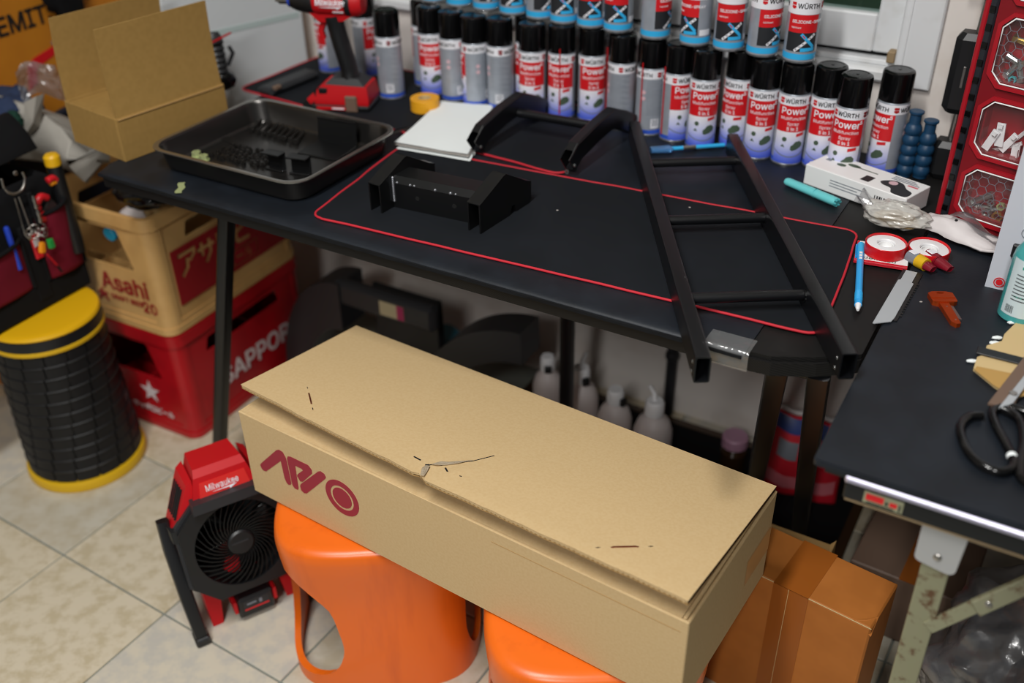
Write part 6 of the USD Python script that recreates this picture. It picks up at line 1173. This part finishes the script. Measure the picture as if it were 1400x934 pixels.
obj('label_print', [arc(0.0294, -0.62, 0.1 + 0.13 * ((i * 5) % 4), 0.072 - 0.0052 * i, 0.0735 - 0.0052 * i, 6) for i in range(8)], 'print_dark', lb_, smooth=False); obj('green_print', [arc(0.0294, -0.45, 0.05, 0.082, 0.086, 4), arc(0.0294, -0.5, 0.2, 0.0405, 0.0425, 4)], 'print_teal', lb_, smooth=False); obj('barcode', [arc(0.0294, -0.75 + 0.05 * i, -0.73 + 0.05 * i + 0.01 * (i % 2), 0.016, 0.027, 1) for i in range(8)], 'print_black', lb_, smooth=False)
sc = thing('scissors', 'large scissors with black coated loop handles lying on the side table', 'scissors', (0.565, 0.905, TZ + 0.0004), 0)
def wrl(P): return smoothpath([(x - 0.565, y - 0.905, 0.0065) for x, y in P], 6)
s_ = obj('handle', tube(wrl([(0.551, 0.922), (0.535, 0.921), (0.517, 0.902), (0.509, 0.868), (0.513, 0.838), (0.530, 0.823), (0.548, 0.832), (0.555, 0.858), (0.559, 0.905), (0.566, 0.930), (0.578, 0.936)]), 0.0052, 10), 'black_gloss', sc, smooth=True)
obj('handle', tube(wrl([(0.576, 0.938), (0.590, 0.915), (0.577, 0.872), (0.556, 0.835), (0.549, 0.812), (0.565, 0.796), (0.600, 0.792), (0.630, 0.810), (0.640, 0.850), (0.628, 0.895), (0.606, 0.925), (0.590, 0.938)]), 0.0054, 10), 'black_gloss', sc, smooth=True)
obj('worn_tip', mv(trimesh.creation.icosphere(subdivisions=2, radius=0.0058), 0.5535 - 0.565, 0.848 - 0.905, 0.0068), 'paper', sc, smooth=True)
bd_ = lambda P, z: prism(Polygon([(x - 0.565, y - 0.905) for x, y in P]), 0.003, z); obj('blade', bd_([(0.566, 0.944), (0.588, 0.930), (0.72, 1.10), (0.724, 1.12)], 0.0056), 'tag_brown', sc, smooth=False); obj('blade', bd_([(0.572, 0.930), (0.592, 0.938), (0.735, 1.098), (0.742, 1.115)], 0.0090), 'blade', sc, smooth=False); obj('pivot', place(lathe([(0.005, 0), (0.0045, 0.0016), (0, 0.002)], 14), (0.601 - 0.565, 0.957 - 0.905, 0.0118)), 'steel', sc)
mk_ = thing('cardboard_scrap', 'torn piece of tan cardboard with a taped edge on the side table behind the scissors', 'cardboard', (0.635, 1.04, TZ + 0.0004), 0)
f_ = lambda P: Polygon([(x - 0.635, y - 1.04) for x, y in P])
obj('cardboard', prism(f_([(0.581, 1.022), (0.595, 1.046), (0.607, 1.052), (0.618, 1.072), (0.642, 1.082), (0.652, 1.098), (0.682, 1.128), (0.72, 1.13), (0.72, 0.97), (0.66, 0.975), (0.604, 0.962), (0.592, 0.985)]), 0.0045), 'masking', mk_, smooth=False)
obj('tape_edge', prism(f_([(0.580, 1.018), (0.586, 1.025), (0.64, 1.0), (0.66, 0.992), (0.66, 0.972), (0.604, 0.958), (0.590, 0.985)]), 0.0008, 0.0044), 'masking_dark', mk_, smooth=False); obj('torn_paper', [mv(blob((0, 0, 0), (0.0065, 0.003, 0.002), 0.4, 3, q), x - 0.635, y - 1.04, 0.003) for q, (x, y) in enumerate(((0.586, 1.040), (0.640, 1.092), (0.632, 1.080), (0.676, 1.128)))], 'paper', mk_, smooth=True)
sr = thing('steel_ruler', 'dark steel scraper blade lying across the tan cardboard scrap', 'scraper', (0.655, 1.025, TZ + 0.0062), -31); obj('blade', bx(-0.065, 0.09, -0.0085, 0.0085, 0, 0.0025, 0.0008), 'black_steel', sr); obj('bright_end', bx(0.0, 0.09, -0.0082, 0.0082, 0.0024, 0.0030, 0.0004), 'blade', sr)
for i, (x, y) in enumerate(((0.466, 1.40), (0.54, 1.176), (0.575, 1.19), (0.30, 1.50), (0.08, 1.50))):
    c_ = thing('paper_crumb', ['white crumb on the desk bench behind the mat corner', 'white crumb beside the blue pen tip', 'white crumb between the blade and the orange key', 'white crumb on the mat between the ladder rails', 'white crumb in the middle of the desk mat'][i], 'crumb', (x, y, TZ + (0.0031 if i > 2 else 0.0004))); obj('flake', mv(blob((0, 0, 0), (0.0020, 0.0013, 0.0007), 0.3, 3, i), 0, 0, 0.0007), 'paper_grey', c_, smooth=False)

fm = thing('dark_floor_sheet', 'long thin dark brown sheet added to darken the floor under the bench', 'mat', T(0.02, 0.575, 0.0004), TA)  # added sheet that darkens the floor along the wall
obj('rubber', prism(rrect(0.84, 0.30, 0.02), 0.006), 'black_cloth', fm, smooth=20); obj('border', prism(rrect(0.84, 0.30, 0.02).difference(rrect(0.80, 0.26, 0.015)), 0.0075), 'bottle_glass', fm, smooth=20)

bc_ = thing('dark_filler_block', 'low black block added to darken the space under the side table', 'cabinet', T(0.80, 0.36, 0), TA)  # invented block, placed to keep the space under the side table dark
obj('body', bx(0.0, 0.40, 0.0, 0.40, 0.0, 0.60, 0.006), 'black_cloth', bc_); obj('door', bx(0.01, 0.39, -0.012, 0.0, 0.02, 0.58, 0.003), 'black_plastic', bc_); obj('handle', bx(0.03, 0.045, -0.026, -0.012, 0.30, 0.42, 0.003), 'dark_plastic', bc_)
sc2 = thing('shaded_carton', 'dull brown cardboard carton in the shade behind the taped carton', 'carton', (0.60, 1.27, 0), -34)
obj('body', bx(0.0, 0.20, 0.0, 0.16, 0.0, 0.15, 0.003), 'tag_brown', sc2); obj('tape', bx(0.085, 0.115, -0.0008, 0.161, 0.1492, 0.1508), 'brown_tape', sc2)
